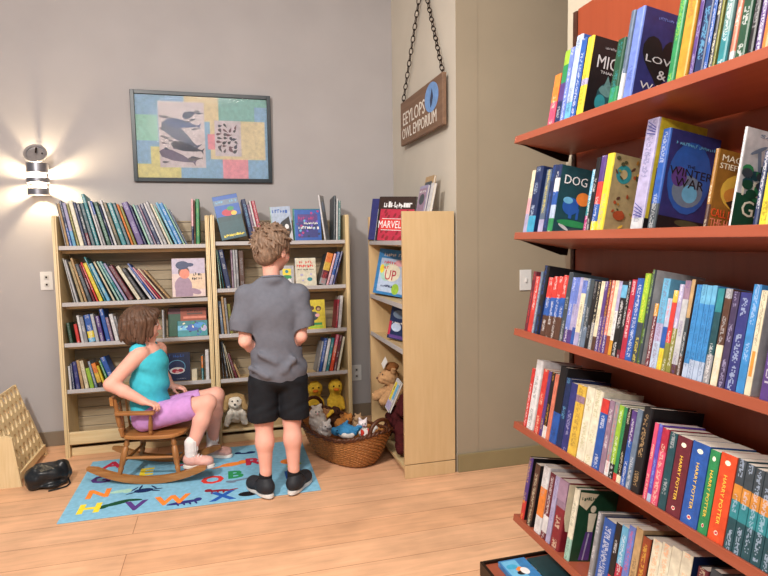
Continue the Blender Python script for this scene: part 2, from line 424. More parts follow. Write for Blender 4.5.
# ================================================================== cherry wall bookcase on the right
XF, YFAR, YNEAR = 1.015, 1.902, .62
ZR = [1.707, 1.369, 1.023, .677, .323]
TH = R(10)
def cherry_case():
    c = thing('wall_bookcase', 'tall cherry-red wall bookcase packed with novels, foreground right', 'bookcase', (XF, YFAR, 0))
    dx = 1.2605 - XF; L = YFAR - YNEAR
    bm = bmesh.new(); add_box(bm, dx - .012, dx, -L, -.022, 0, 2.155, .001); bm_obj('back_panel', bm, M_CHERRY_BACK, c)
    for y in (-.021, -L - .001):                        # slotted uprights
        bm = bmesh.new(); add_box(bm, dx - .018, dx, y, y + .021, 0, 2.15, .001)
        z = .05
        while z < 2.12:
            add_box(bm, dx - .0195, dx - .0175, y + .006, y + .015, z, z + .012); z += .032
        bm_obj('slotted_upright', bm, mat('bronze_upright', '4a2c20', .45, .1, 30, metal=.3), c)
    ct, st = math.cos(TH), math.sin(TH); ln = (dx - .030) / ct
    for zz in ZR:
        mt = T(0, 0, zz) @ Matrix.Rotation(TH, 4, 'Y')
        sh = box_obj('shelf', 0, ln, -L, 0, -.025, 0, M_CHERRY, c, .0015, mt)
        for y in (-.016, -L + .012):
            bm = bmesh.new(); prism(bm, [(.02, -.0255), (ln - .002, -.0255), (ln - .002, -.050), (ln - .03, -.052), (.05, -.030)], y, y + .004, 'y')
            bmesh.ops.transform(bm, matrix=mt, verts=bm.verts); bm_obj('shelf_bracket', bm, M_METAL_DK, sh)
    # deeper base deck close to the floor, dark trim round its rim
    bx = .88 - XF
    box_obj('base_deck', bx + .012, dx - .03, -L, -.004, .10, .145, M_CHERRY, c, .002)
    box_obj('base_plinth', bx + .04, dx - .03, -L, -.02, 0, .0998, M_CHERRY_BACK, c)
    bm = bmesh.new(); add_box(bm, bx, bx + .0115, -L, .008, .10, .154, .002); add_box(bm, bx + .0115, dx - .03, -.0035, .008, .10, .154, .002)
    bm_obj('deck_trim', bm, M_METAL_DK, c)
    return c
cherry_case()

# ================================================================== books
M_PRINT = attr_print('printed_cover', True); M_ART = attr_print('printed_picture', False)
def set_attr(me, name, cols):
    a = me.color_attributes.new(name, 'FLOAT_COLOR', 'CORNER')
    a.data.foreach_set('color', np.asarray(cols, np.float32).ravel())
def parse(b):
    out = []
    for s in b.split(','):
        if ':' in s: c, f = s.split(':'); out.append((lin(c), float(f)))
        else: out.append((lin(s), 1.0))
    return out
def cover_mesh(t, h, d, bands, cover, ink, hard):
    b = min(.0024 if hard else .0007, t * .2); r = min(.005 if hard else .0015, t * .45)
    o = [(d, 0), (r, 0), (.3 * r, .3 * r), (0, r), (0, t - r), (.3 * r, t - .3 * r), (r, t), (d, t)]
    cl = lambda v, a, c: max(a, min(c, v))
    i_ = [(cl(x, b, d), cl(y, b, t - b)) for x, y in o]; i_[2] = i_[1] = (max(b, r), b); i_[5] = i_[6] = (max(b, r), t - b); i_[3] = (b, b + .1 * r); i_[4] = (b, t - b - .1 * r)
    bd = parse(bands); zs = [0] + [f * h for _, f in bd]; nz = len(zs)
    V = []; 
    for z in zs: V += [(x, y, z) for x, y in o]
    nb = len(V)
    for z in (0, h): V += [(x, y, z) for x, y in i_]
    F_, C, U = [], [], []
    cc = lin(cover) + (1,); sd = random.random() * 30
    for l in range(nz - 1):
        for k in range(7):
            a = l * 8
            F_.append((a + k, a + k + 1, a + 8 + k + 1, a + 8 + k)[::-1])
            spine = 1 <= k <= 5
            col = bd[l][0] + (1,) if spine else cc
            C += [col] * 4
            if spine:
                u0, u1 = o[k][1] / t, o[k + 1][1] / t
                U += [(u0, zs[l + 1] + sd), (u1, zs[l + 1] + sd), (u1, zs[l] + sd), (u0, zs[l] + sd)]
            else: U += [(-5, 0)] * 4
    top = (nz - 1) * 8
    for k in range(7):
        for f in ((nb + k, nb + k + 1, nb + 9 + k, nb + 8 + k), (k + 1, k, nb + k, nb + k + 1)[::-1], (top + k, top + k + 1, nb + 9 + k, nb + 8 + k)[::-1]):
            F_.append(f); C += [cc] * 4; U += [(-5, 0)] * 4
    for k, fl in ((0, 1), (7, 0)):
        f = (k, top + k, nb + 8 + k, nb + k); F_.append(f if fl else f[::-1]); C += [cc] * 4; U += [(-5, 0)] * 4
    me = bpy.data.meshes.new('cover'); me.from_pydata(V, [], F_); me.materials.append(M_PRINT)
    set_attr(me, 'Col', C); set_attr(me, 'Ink', [lin(ink) + (1,)] * len(C))
    uv = me.uv_layers.new(name='UVMap'); uv.data.foreach_set('uv', np.asarray(U, np.float32).ravel())
    me.update(); return me, b
def prints(parent, polys, name='picture', spine=False, off=.0005, y0=0.0):
    V, F_, C = [], [], []
    for n, (c, pts) in enumerate(polys):
        q = -off - n * .00004 + y0; base = len(V)
        V += [((q, a, z) if spine else (a, q, z)) for a, z in pts]
        F_.append(tuple(range(base, base + len(pts)))); C += [lin(c) + (1,)] * len(pts)
    me = bpy.data.meshes.new(name); me.from_pydata(V, [], F_); me.materials.append(M_ART); set_attr(me, 'Col', C); me.update()
    return link(bpy.data.objects.new(name, me), parent)
def rect(c, x0, x1, z0, z1): return (c, [(x0, z0), (x1, z0), (x1, z1), (x0, z1)])
def oval(c, x, z, rx, rz, n=18, rot=0.0):
    return (c, [(x + rx * math.cos(a) * math.cos(rot) - rz * math.sin(a) * math.sin(rot), z + rx * math.cos(a) * math.sin(rot) + rz * math.sin(a) * math.cos(rot)) for a in [i * 2 * math.pi / n for i in range(n)]])
def poly(c, *p): return (c, list(p))
def scribble(c, x0, x1, z, h, gap=.35):
    out = []; x = x0
    while x < x1 - h * .3:
        w_ = h * random.uniform(.35, .75)
        if random.random() > .12:
            k = random.random(); zz = z + (0 if k < .75 else -h * .2); hh = h * random.uniform(.7, 1.0)
            out.append(rect(c, x, min(x + w_ * .4, x1), zz, zz + hh))
            out.append(rect(c, x, min(x + w_, x1), zz + hh * random.choice((0, .4, .8)), zz + hh * random.choice((.2, .6, 1.0)) + h * .08))
        x += w_ + h * gap * .5
    return out
_tm = {}
def ink_mat(c):
    return mat('ink_' + c, c, .5, .03, 60)
def cover_text(parent, s, x, z, w_, h_, c, name='title', y=-.0008):
    return text_obj(name, s, .03, ink_mat(c), parent, T(x, y, z) @ FACE, .0002, (w_, h_))
def spine_text(parent, s, t, z, length, size, c, name='title'):
    return text_obj(name, s, .03, ink_mat(c), parent, T(-.0008, t / 2, z) @ SPINE, .0002, (length, size))

def book(M, t, h, d, bands, cover, ink, kind, label, group, art=None):
    o = thing('book', label, 'book', group=group, matrix=M)
    me, b = cover_mesh(t, h, d, bands, cover, ink, kind == 'h')
    link(bpy.data.objects.new('cover', me), o)
    ov = .0032 if kind == 'h' else .0004
    box_obj('pages', b + .0003, d - ov, b + .0001, t - b - .0001, ov, h - ov, M_PAPER, o)
    if art: art(o, t, h, d)
    return o

# ---- cover designs seen in the photograph (cover plane: x from the spine, z up)
def art_mig(o, t, h, d):
    prints(o, [oval('darkteal', d * .6, h * .28, d * .34, h * .2), oval('greyteal', d * .52, h * .36, d * .22, h * .07), oval('teal', d * .36, h * .2, d * .12, h * .1),
               poly('greyteal', (d * .4, h * .42), (d * .46, h * .55), (d * .55, h * .42)), oval('darkslate', d * .7, h * .16, d * .2, h * .08), oval('skyblue', d * .5, h * .1, d * .15, h * .04)])
    prints(o, scribble('grey', d * .3, d * .9, h * .87, h * .03), 'subtitle')
    cover_text(o, 'MIG', d * .40, h * .70, d * .46, h * .16, 'silver'); cover_text(o, 'THAN', d * .42, h * .575, d * .3, h * .035, 'silver'); cover_text(o, 'S', d * .5, h * .36, d * .15, h * .16, 'greyteal')
def art_love(o, t, h, d):
    hp = []
    for i in range(26):
        a = i / 26 * 2 * math.pi
        hp.append((d * .46 + d * .40 * (16 * math.sin(a) ** 3) / 17, h * .47 + h * .30 * (13 * math.cos(a) - 5 * math.cos(2 * a) - 2 * math.cos(3 * a) - math.cos(4 * a)) / 15))
    prints(o, [('black', hp), rect('darkslate', d * .62, d * .64, h * .62, h * .85)] + scribble('periwinkle', d * .3, d * .9, h * .90, h * .03))
    cover_text(o, 'LOVE', d * .48, h * .46, d * .62, h * .075, 'silver'); cover_text(o, '&', d * .52, h * .31, d * .17, h * .1, 'silver'); cover_text(o, 'WAR', d * .42, h * .16, d * .56, h * .075, 'silver')
def art_dog(o, t, h, d):
    prints(o, [oval('royal', d * .38, h * .42, d * .2, h * .13), oval('skyblue', d * .3, h * .5, d * .12, h * .05), oval('orange', d * .66, h * .55, d * .17, h * .10), rect('royal', d * .36, d * .44, h * .24, h * .36),
               rect('royal', d * .54, d * .6, h * .24, h * .4), oval('silver', d * .28, h * .1, d * .14, h * .025, rot=-.4), oval('green', d * .5, h * .17, d * .4, h * .05), oval('darkslate', d * .6, h * .08, d * .2, h * .03)])
    cover_text(o, 'DOG', d * .42, h * .80, d * .56, h * .13, 'white')
def art_doodle(o, t, h, d):
    ps = [oval('teal', d * .28, h * .75, d * .17, h * .12), oval('khaki', d * .28, h * .75, d * .08, h * .06)]
    for i in range(46):
        ps.append(oval(random.choice(['olive', 'brown', 'rust', 'darkolive', 'gold', 'bronze']), random.uniform(.1, .95) * d, random.uniform(.05, .95) * h, d * random.uniform(.02, .07), h * random.uniform(.012, .035), 8, random.random() * 3))
    ps.append(oval('rust', d * .3, h * .22, d * .13, h * .06)); prints(o, ps)
def art_swirl(o, t, h, d):
    prints(o, [rect('black', d * .02, d, 0, h * .1), poly('darkpurple', (d * .1, h * .1), (d * .35, h * .1), (d * .3, h * .7), (d * .1, h * .55)), poly('olive', (d * .4, h * .2), (d * .9, h * .3), (d * .9, h * .4), (d * .4, h * .32))])
    for z0 in (.84, .10):
        ps = []
        for i in range(4):
            ps.append(poly('indigo', (t * .15, h * (z0 + .02 * i)), (t * .85, h * (z0 + .035 * i + .03)), (t * .85, h * (z0 + .035 * i + .038)), (t * .15, h * (z0 + .02 * i + .012))))
        prints(o, ps, 'spine_swirl', True)
def art_winter(o, t, h, d):
    prints(o, [oval('royal', d * .5, h * .55, d * .42, h * .36), oval('steel', d * .5, h * .42, d * .3, h * .16), oval('skyblue', d * .55, h * .4, d * .15, h * .09), oval('purple', d * .3, h * .55, d * .15, h * .1), rect('black', d * .02, d, 0, h * .14), oval('darkolive', d * .6, h * .1, d * .25, h * .035)]
           + scribble('skyblue', d * .15, d * .9, h * .86, h * .03))
    cover_text(o, 'THE', d * .5, h * .665, d * .16, h * .03, 'black'); cover_text(o, 'WINTER', d * .52, h * .60, d * .84, h * .08, 'black'); cover_text(o, 'WAR', d * .52, h * .50, d * .56, h * .09, 'black')
def art_hawk(o, t, h, d):
    prints(o, [oval('gold', d * .55, h * .5, d * .4, h * .24), oval('amber', d * .5, h * .45, d * .28, h * .12), poly('darkbrown', (d * .28, h * .36), (d * .45, h * .42), (d * .62, h * .66), (d * .66, h * .5), (d * .8, h * .56), (d * .62, h * .42), (d * .5, h * .36), (d * .4, h * .28))])
    cover_text(o, 'MAGGIE', d * .40, h * .90, d * .62, h * .08, 'ivory'); cover_text(o, 'STIEFVATER', d * .44, h * .80, d * .74, h * .07, 'ivory')
    cover_text(o, 'CALL DOWN', d * .40, h * .21, d * .7, h * .10, 'vermilion'); cover_text(o, 'THE HAWK', d * .36, h * .085, d * .62, h * .10, 'salmon')
def art_gale(o, t, h, d):
    ps = [rect('darkgreen', 0, d, 0, h * .34)]
    for i in range(30): ps.append(oval(random.choice(['darkgreen', 'green', 'darkteal', 'darkslate']), random.uniform(.05, 1) * d * .95, random.uniform(.3, .62) * h, d * .1, h * .05, 9))
    ps += [poly('steel', (d * .3, h * .58), (d * .36, h * .58), (d * .3, h * .8), (d * .24, h * .8)), oval('steel', d * .26, h * .79, d * .16, h * .02, 10, .5)]
    prints(o, ps)
    cover_text(o, 'SARA', d * .5, h * .94, d * .5, h * .035, 'steel'); cover_text(o, 'PEAI', d * .4, h * .4, d * .62, h * .15, 'ivory'); cover_text(o, 'GA', d * .36, h * .2, d * .45, h * .16, 'ivory')
def art_blackblue(o, t, h, d): prints(o, [rect('navy', 0.002, d, 0.002, h * .5)])
def art_silhou(o, t, h, d):
    prints(o, [oval('black', d * .5, h * .82, d * .18, h * .06), poly('black', (d * .35, h * .75), (d * .6, h * .78), (d * .5, h * .5), (d * .3, h * .45), (d * .15, h * .6)), poly('black', (d * .15, h * .3), (d * .4, h * .35), (d * .35, h * .05), (d * .2, h * .12)), oval('rust', d * .62, h * .55, d * .12, h * .06)])
def art_curve(o, t, h, d):
    prints(o, [poly('black', (d * .5, h * .18), (d * .8, h * .3), (d * .82, h * .38), (d * .76, h * .34), (d * .5, h * .22))])
    prints(o, [rect('orange', t * .25, t * .75, h * .18, h * .42)], 'spine_block', True)
def art_hp(o, t, h, d):
    spine_text(o, 'HARRY POTTER', t, h * .48, h * .56, min(t * .3, .009), 'gold')
    prints(o, [oval('ivory', t * .5, h * .9, t * .18, h * .03, 8)], 'spine_emblem', True); prints(o, [oval('ivory', t * .5, h * .1, t * .12, h * .025, 10), rect('crimson', t * .42, t * .58, h * .085, h * .115)], 'spine_badge', True)
def art_creamtop(o, t, h, d):
    prints(o, [poly('cream', (d * .02, h * .5), (d * .1, h * .3), (d * .8, h * .25), (d, h * .98), (d * .02, h * .98))])
    prints(o, [rect('mauve', 0, t, h * .7, h)] , 'spine_block', True)
    spine_text(o, 'RISING', t, h * .45, h * .7, t * .5, 'cream') if False else None
def art_green(o, t, h, d):
    fig = lambda x, s: [oval('ivory', d * x, h * .74 * s, d * .07, h * .05), poly('ivory', (d * (x - .1), h * .68 * s), (d * (x + .1), h * .68 * s), (d * (x + .06), h * .38 * s), (d * (x - .06), h * .38 * s))]
    prints(o, fig(.42, 1) + [poly('purple', (d * .32, h * .42), (d * .5, h * .42), (d * .5, h * .02), (d * .24, h * .02)), poly('lavender', (d * .38, h * .4), (d * .42, h * .4), (d * .36, h * .02), (d * .33, h * .02)), poly('cream', (d * .05, h * .97), (d * .5, h * .95), (d * .25, h * .72), (d * .05, h * .8))] + fig(.75, .62)
           + [poly('cream', (d * .68, h * .3), (d * .82, h * .3), (d * .78, h * .02), (d * .7, h * .02))] + scribble('darkgreen', d * .1, d * .5, h * .86, h * .05))
ARTS = {k[4:]: v for k, v in list(globals().items()) if k.startswith('art_')}

ORD = 'first second third fourth fifth sixth seventh eighth ninth tenth eleventh twelfth thirteenth fourteenth fifteenth sixteenth seventeenth eighteenth nineteenth twentieth'.split()
TENS = {2: 'twenty', 3: 'thirty', 4: 'forty'}
def ordinal(n):
    if n <= 20: return ORD[n - 1]
    if n % 10 == 0: return {30: 'thirtieth', 40: 'fortieth'}[n]
    return TENS[n // 10] + '-' + ORD[n % 10 - 1]
NTH = ['top', 'second', 'third', 'fourth', 'fifth']
RIGHT = [
 [
  (1.668, 0.0346, 0.162, 'hotpink:.45,orange', 'red', 'cream', 'thin pink-and-orange spine', 'p', 0.13, 0, ''),
  (1.634, 0.0276, 0.226, 'navy:.3,purple:.55,green:.8,lime', 'green', 'white', 'rainbow-striped spine', 'p', 0.14, 0, ''),
  (1.612, 0.021, 0.227, 'periwinkle', 'periwinkle', 'white', 'slim periwinkle spine', 'p', 0.14, 0, ''),
  (1.579, 0.032, 0.256, 'skyblue:.2,paleblue', 'royal', 'navy', 'broad pale-blue spine', 'h', 0.15, 0, ''),
  (1.551, 0.027, 0.236, 'royal', 'navy', 'white', 'royal-blue spine lettered white', 'p', 0.13, 0, ''),
  (1.518, 0.0296, 0.231, 'yellow:.38,lavender:.46,yellow', 'black', 'black', 'yellow-spined black jacket', 'h', 0.15, 0, 'mig'),
  (1.365, 0.0336, 0.174, 'green:.25,darkgreen', 'darkgreen', 'teal', 'thick dark-green jungle cover', 'h', 0.15, 0, ''),
  (1.343, 0.0176, 0.238, 'silver:.3,greyblue', 'darkslate', 'white', 'slim silver spine', 'h', 0.15, 0, ''),
  (1.306, 0.0326, 0.234, 'periwinkle', 'indigo', 'navy', 'periwinkle jacket with black heart', 'h', 0.16, 0, 'love'),
  (1.159, 0.0216, 0.242, 'green', 'green', 'lime', 'emerald spine', 'h', 0.15, 0, ''),
  (1.121, 0.0326, 0.242, 'mustard', 'mustard', 'brown', 'thick mustard spine', 'h', 0.15, 0, ''),
  (1.1, 0.0116, 0.21, 'purple', 'black', 'lavender', 'narrow plum spine', 'p', 0.14, 0, ''),
  (1.072, 0.027, 0.232, 'navy', 'navy', 'skyblue', 'navy spine with pale scrawl', 'h', 0.15, 0, ''),
  (1.061, 0.01, 0.223, 'royal', 'navy', 'white', 'shiny narrow blue spine', 'p', 0.14, 0, ''),
  (1.048, 0.012, 0.226, 'black', 'black', 'cream', 'black spine with cream splashes', 'h', 0.15, 0, ''),
  (1.041, 0.006, 0.222, 'olive', 'olive', 'black', 'very thin olive spine', 'p', 0.13, 0, ''),
  (1.014, 0.0226, 0.226, 'teal:.3,greyteal', 'greyteal', 'white', 'grey-teal spine', 'h', 0.15, 0, ''),
  (0.993, 0.0136, 0.198, 'silver:.1,salmon', 'salmon', 'white', 'salmon spine', 'h', 0.15, 0, ''),
  (0.966, 0.0256, 0.22, 'darkgreen', 'darkgreen', 'white', 'wide bottle-green spine', 'h', 0.15, 0, ''),
  (0.947, 0.0156, 0.208, 'black', 'black', 'grey', 'plain black spine', 'h', 0.15, 0, ''),
  (0.931, 0.0136, 0.193, 'purple:.6,crimson', 'purple', 'white', 'violet-and-red spine', 'h', 0.15, 0, ''),
  (0.914, 0.0156, 0.2, 'orange:.5,red', 'red', 'yellow', 'fiery red-orange spine', 'h', 0.15, 0, ''),
  (0.893, 0.0186, 0.198, 'teal', 'teal', 'white', 'teal spine', 'h', 0.15, 0, ''),
 ],
 [
  (1.838, 0.0206, 0.219, 'lavender:.3,pink:.55,cream', 'cream', 'navy', 'cream-and-pink spine', 'p', 0.13, 0, ''),
  (1.794, 0.043, 0.229, 'cyan:.25,navy', 'navy', 'paleblue', 'navy jacket with cyan foot', 'h', 0.14, 0, ''),
  (1.73, 0.0306, 0.21, 'lavender:.2,greyblue', 'navy', 'yellow', 'mauve-grey spine', 'p', 0.13, 0, ''),
  (1.705, 0.024, 0.221, 'navy', 'navy', 'royal', 'narrow navy spine', 'h', 0.14, 0, ''),
  (1.677, 0.0266, 0.219, 'green:.2,paleblue:.4,royal:.6,white:.8,navy', 'darkteal', 'white', 'dark comic with cartoon cover', 'h', 0.15, 0, 'dog'),
  (1.491, 0.0296, 0.183, 'magenta:.25,teal:.5,skyblue', 'skyblue', 'white', 'sky-blue spine with magenta foot', 'h', 0.14, 0.01, ''),
  (1.472, 0.018, 0.213, 'black', 'black', 'white', 'thin black spine with white letters', 'p', 0.14, 0, ''),
  (1.446, 0.025, 0.215, 'yellow:.12,royal:.35,red:.65,purple', 'purple', 'white', 'red-to-purple spine', 'h', 0.14, 0, ''),
  (1.414, 0.0296, 0.217, 'yellow', 'khaki', 'royal', 'bright yellow doodle-covered', 'h', 0.15, 0, 'doodle'),
  (1.254, 0.0456, 0.284, 'silver:.1,lavender', 'yellow', 'navy', 'thick lavender spine with swirls', 'h', 0.15, 0, 'swirl'),
  (1.208, 0.0276, 0.248, 'darkslate:.25,royal', 'indigo', 'silver', 'deep-blue winter fantasy hardback', 'h', 0.155, 0, 'winter'),
  (1.065, 0.0106, 0.178, 'brown:.3,bronze', 'bronze', 'cream', 'golden hawk-cover hardback', 'h', 0.15, 0.015, 'hawk'),
  (0.985, 0.0066, 0.208, 'white', 'white', 'black', 'white-and-green forest jacket', 'h', 0.15, 0.0, 'gale'),
  (0.922, 0.0126, 0.149, 'navy', 'navy', 'white', 'dark-blue spine', 'h', 0.15, 0.0, ''),
  (0.898, 0.0226, 0.126, 'yellow', 'navy', 'black', 'yellow spine', 'h', 0.15, 0, ''),
  (0.874, 0.0206, 0.161, 'crimson', 'crimson', 'white', 'crimson spine', 'h', 0.15, 0, ''),
 ],
 [
  (1.825, 0.0196, 0.212, 'maroon', 'maroon', 'red', 'thin dark maroon spine', 'p', 0.13, 0, ''),
  (1.796, 0.0276, 0.196, 'red', 'red', 'white', 'red-and-white spine', 'p', 0.13, 0, ''),
  (1.781, 0.014, 0.214, 'steel', 'steel', 'white', 'narrow steel-blue spine', 'p', 0.13, 0, ''),
  (1.753, 0.0266, 0.236, 'black', 'black', 'royal', 'tall black-covered', 'h', 0.17, 0, 'blackblue'),
  (1.709, 0.0306, 0.197, 'brown:.35,royal:.65,red', 'royal', 'white', 'first of four red-blue-brown banded', 'p', 0.13, 0, ''),
  (1.68, 0.028, 0.202, 'brown:.35,royal:.65,red', 'royal', 'white', 'second of four red-blue-brown banded', 'p', 0.13, 0, ''),
  (1.653, 0.026, 0.204, 'brown:.35,royal:.65,red', 'royal', 'white', 'third of four red-blue-brown banded', 'p', 0.13, 0, ''),
  (1.627, 0.025, 0.209, 'brown:.35,royal:.65,red', 'royal', 'white', 'fourth of four red-blue-brown banded', 'p', 0.13, 0, ''),
  (1.603, 0.023, 0.22, 'darkslate', 'darkslate', 'silver', 'grey-green spine', 'p', 0.13, 0, ''),
  (1.579, 0.023, 0.205, 'purple:.2,periwinkle', 'periwinkle', 'white', 'purple-footed lavender spine', 'p', 0.13, 0, ''),
  (1.563, 0.015, 0.206, 'purple:.2,lavender:.6,periwinkle', 'periwinkle', 'navy', 'slim lilac spine', 'p', 0.13, 0, ''),
  (1.547, 0.015, 0.207, 'royal:.25,lavender', 'white', 'purple', 'white-and-violet spine', 'p', 0.13, 0, ''),
  (1.524, 0.022, 0.199, 'lavender:.2,cream:.8,periwinkle', 'cream', 'black', 'cream spine with black letters', 'p', 0.13, 0, ''),
  (1.511, 0.012, 0.206, 'steel', 'steel', 'white', 'thin blue-grey spine', 'p', 0.13, 0, ''),
  (1.491, 0.019, 0.204, 'steel:.3,darkslate', 'navy', 'silver', 'slate-blue spine', 'p', 0.13, 0, ''),
  (1.473, 0.017, 0.2, 'black', 'black', 'grey', 'black spine', 'p', 0.13, 0, ''),
  (1.458, 0.014, 0.198, 'grey:.4,black', 'black', 'cream', 'grey-footed black spine', 'p', 0.13, 0, ''),
  (1.441, 0.016, 0.202, 'brown:.2,cream', 'cream', 'black', 'khaki-cream spine', 'p', 0.13, 0, ''),
  (1.426, 0.014, 0.203, 'purple', 'purple', 'white', 'violet spine', 'p', 0.13, 0, ''),
  (1.411, 0.014, 0.207, 'purple:.5,maroon', 'purple', 'gold', 'plum-and-maroon spine', 'p', 0.13, 0, ''),
  (1.396, 0.014, 0.207, 'purple:.25,salmon', 'salmon', 'white', 'salmon spine with violet foot', 'p', 0.13, 0, ''),
  (1.381, 0.014, 0.208, 'rust:.25,cream', 'cream', 'brown', 'cream spine with rust foot', 'p', 0.13, 0, ''),
  (1.367, 0.013, 0.207, 'mustard:.2,white:.6,lavender', 'white', 'black', 'white spine with lilac top', 'p', 0.13, 0, ''),
  (1.344, 0.022, 0.208, 'black:.78,skyblue:.95,black', 'black', 'white', 'black spine with sky-blue square', 'p', 0.13, 0, ''),
  (1.33, 0.013, 0.212, 'maroon:.1,black', 'black', 'white', 'black spine dotted with white', 'p', 0.13, 0, ''),
  (1.31, 0.019, 0.215, 'crimson', 'crimson', 'white', 'crimson spine with white letters', 'p', 0.13, 0, ''),
  (1.284, 0.025, 0.22, 'royal', 'royal', 'white', 'blue spine with white letters', 'p', 0.13, 0, ''),
  (1.262, 0.0206, 0.234, 'darkslate:.45,lime', 'lime', 'yellow', 'lime-green spine', 'p', 0.13, 0, ''),
  (1.249, 0.012, 0.245, 'darkslate', 'silver', 'lime', 'grey silhouette-jacketed', 'h', 0.16, 0, 'silhou'),
  (1.217, 0.0136, 0.16, 'maroon:.8,mustard', 'maroon', 'white', 'short brown-red spine', 'p', 0.12, 0, ''),
  (1.192, 0.0236, 0.225, 'paleblue:.3,lavender:.5,skyblue', 'skyblue', 'maroon', 'light-blue spine', 'p', 0.13, 0, ''),
  (1.176, 0.0146, 0.177, 'yellow:.3,royal:.6,paleblue', 'yellow', 'red', 'yellow-footed blue spine', 'p', 0.125, 0, ''),
  (1.16, 0.015, 0.198, 'olive:.35,red:.85,gold', 'red', 'white', 'red spine with olive foot', 'p', 0.125, 0, ''),
  (1.145, 0.014, 0.214, 'olive:.5,lavender', 'olive', 'white', 'grey-green speckled spine', 'p', 0.13, 0, ''),
  (1.126, 0.018, 0.224, 'brown:.1,silver:.8,mauve', 'silver', 'purple', 'silver spine with mauve top', 'p', 0.13, 0, ''),
  (1.114, 0.0106, 0.228, 'brown:.2,darkslate:.6,tan', 'brown', 'white', 'brown spine with tan top', 'p', 0.13, 0, ''),
  (1.093, 0.0146, 0.217, 'paleblue:.15,azure', 'azure', 'navy', 'first of four azure', 'p', 0.13, 0, ''),
  (1.078, 0.014, 0.218, 'paleblue:.2,azure:.8,skyblue', 'azure', 'navy', 'second of four azure', 'p', 0.13, 0, ''),
  (1.063, 0.014, 0.217, 'paleblue:.2,azure:.8,skyblue', 'azure', 'navy', 'third of four azure', 'p', 0.13, 0, ''),
  (1.049, 0.013, 0.218, 'paleblue:.2,azure:.8,skyblue', 'azure', 'navy', 'fourth of four azure', 'p', 0.13, 0, ''),
  (1.029, 0.0176, 0.213, 'grey:.3,darkteal:.75,teal', 'darkteal', 'white', 'dark-teal spine', 'p', 0.13, 0, ''),
  (1.008, 0.0176, 0.214, 'cream:.42,brown:.9,grey', 'brown', 'silver', 'brown-grey spine with cream foot', 'p', 0.13, 0, ''),
  (0.989, 0.0166, 0.209, 'darkpurple', 'darkpurple', 'lavender', 'dusky purple spine', 'p', 0.13, 0, ''),
  (0.96, 0.0266, 0.209, 'indigo', 'indigo', 'paleblue', 'indigo spine with pale letters', 'p', 0.13, 0, ''),
  (0.94, 0.0186, 0.228, 'azure', 'azure', 'paleblue', 'bright azure spine', 'p', 0.13, 0, ''),
  (0.924, 0.0146, 0.217, 'cream', 'silver', 'black', 'cream spine with black script', 'p', 0.13, 0, 'curve'),
  (0.882, 0.0206, 0.2, 'purple', 'purple', 'white', 'violet spine with white badge', 'p', 0.13, 0, ''),
  (0.863, 0.0166, 0.202, 'teal', 'teal', 'white', 'teal spine', 'p', 0.13, 0, ''),
 ],
 [
  (1.83, 0.0186, 0.211, 'red', 'red', 'white', 'thin red spine', 'p', 0.13, 0, ''),
  (1.789, 0.0396, 0.246, 'white', 'white', 'black', 'pale white hardback', 'h', 0.16, 0, ''),
  (1.745, 0.0296, 0.224, 'red', 'orange', 'cream', 'coral-red spine', 'p', 0.13, 0, ''),
  (1.724, 0.0186, 0.223, 'purple', 'purple', 'gold', 'thin violet spine', 'p', 0.13, 0, ''),
  (1.701, 0.022, 0.224, 'white:.18,black', 'black', 'mustard', 'black spine with white foot', 'p', 0.13, 0, ''),
  (1.681, 0.019, 0.222, 'salmon', 'salmon', 'maroon', 'slim salmon spine', 'p', 0.13, 0, ''),
  (1.64, 0.0396, 0.254, 'royal:.4,black', 'black', 'black', 'big black hardback with blue foot', 'h', 0.17, 0, ''),
  (1.607, 0.0316, 0.224, 'navy', 'navy', 'skyblue', 'navy spine with sky-blue letters', 'h', 0.15, 0, ''),
  (1.572, 0.0326, 0.215, 'indigo', 'indigo', 'lavender', 'indigo spine', 'p', 0.14, 0, ''),
  (1.527, 0.0436, 0.218, 'gold:.75,mauve:.85,gold', 'gold', 'brown', 'golden-yellow spine', 'p', 0.14, 0, ''),
  (1.485, 0.0396, 0.223, 'ivory', 'ivory', 'olive', 'ivory spine, farther of two,', 'h', 0.145, 0, ''),
  (1.448, 0.036, 0.223, 'ivory', 'ivory', 'olive', 'ivory spine, nearer of two,', 'h', 0.145, 0, ''),
  (1.413, 0.0326, 0.206, 'royal:.8,red', 'royal', 'white', 'blue spine with red top', 'p', 0.13, 0, ''),
  (1.39, 0.0206, 0.21, 'mauve', 'mauve', 'white', 'dusky mauve spine', 'p', 0.13, 0, ''),
  (1.37, 0.0176, 0.21, 'white:.2,grey', 'grey', 'red', 'grey spine with white foot', 'p', 0.13, 0, ''),
  (1.35, 0.0186, 0.207, 'black:.2,lime', 'lime', 'white', 'lime spine', 'p', 0.13, 0, ''),
  (1.336, 0.013, 0.206, 'red:.1,green', 'white', 'black', 'thin green-and-white spine', 'p', 0.13, 0, ''),
  (1.318, 0.017, 0.208, 'cream:.1,black', 'navy', 'cream', 'black spine with cream foot', 'p', 0.13, 0, ''),
  (1.298, 0.019, 0.206, 'royal:.6,purple', 'purple', 'white', 'blue spine with violet top', 'p', 0.13, 0, ''),
  (1.278, 0.019, 0.215, 'steel', 'steel', 'white', 'steel-blue spine', 'p', 0.13, 0, ''),
  (1.246, 0.0306, 0.229, 'black', 'black', 'tan', 'big black hardback with tan letters', 'h', 0.17, 0, ''),
  (1.215, 0.0136, 0.199, 'hotpink', 'hotpink', 'cream', 'pink spine', 'p', 0.135, 0, ''),
  (1.201, 0.013, 0.2, 'paleblue:.1,violet', 'violet', 'skyblue', 'bright violet spine', 'p', 0.135, 0, ''),
  (1.177, 0.023, 0.195, 'hotpink:.7,crimson', 'crimson', 'cream', 'raspberry spine', 'p', 0.135, 0, ''),
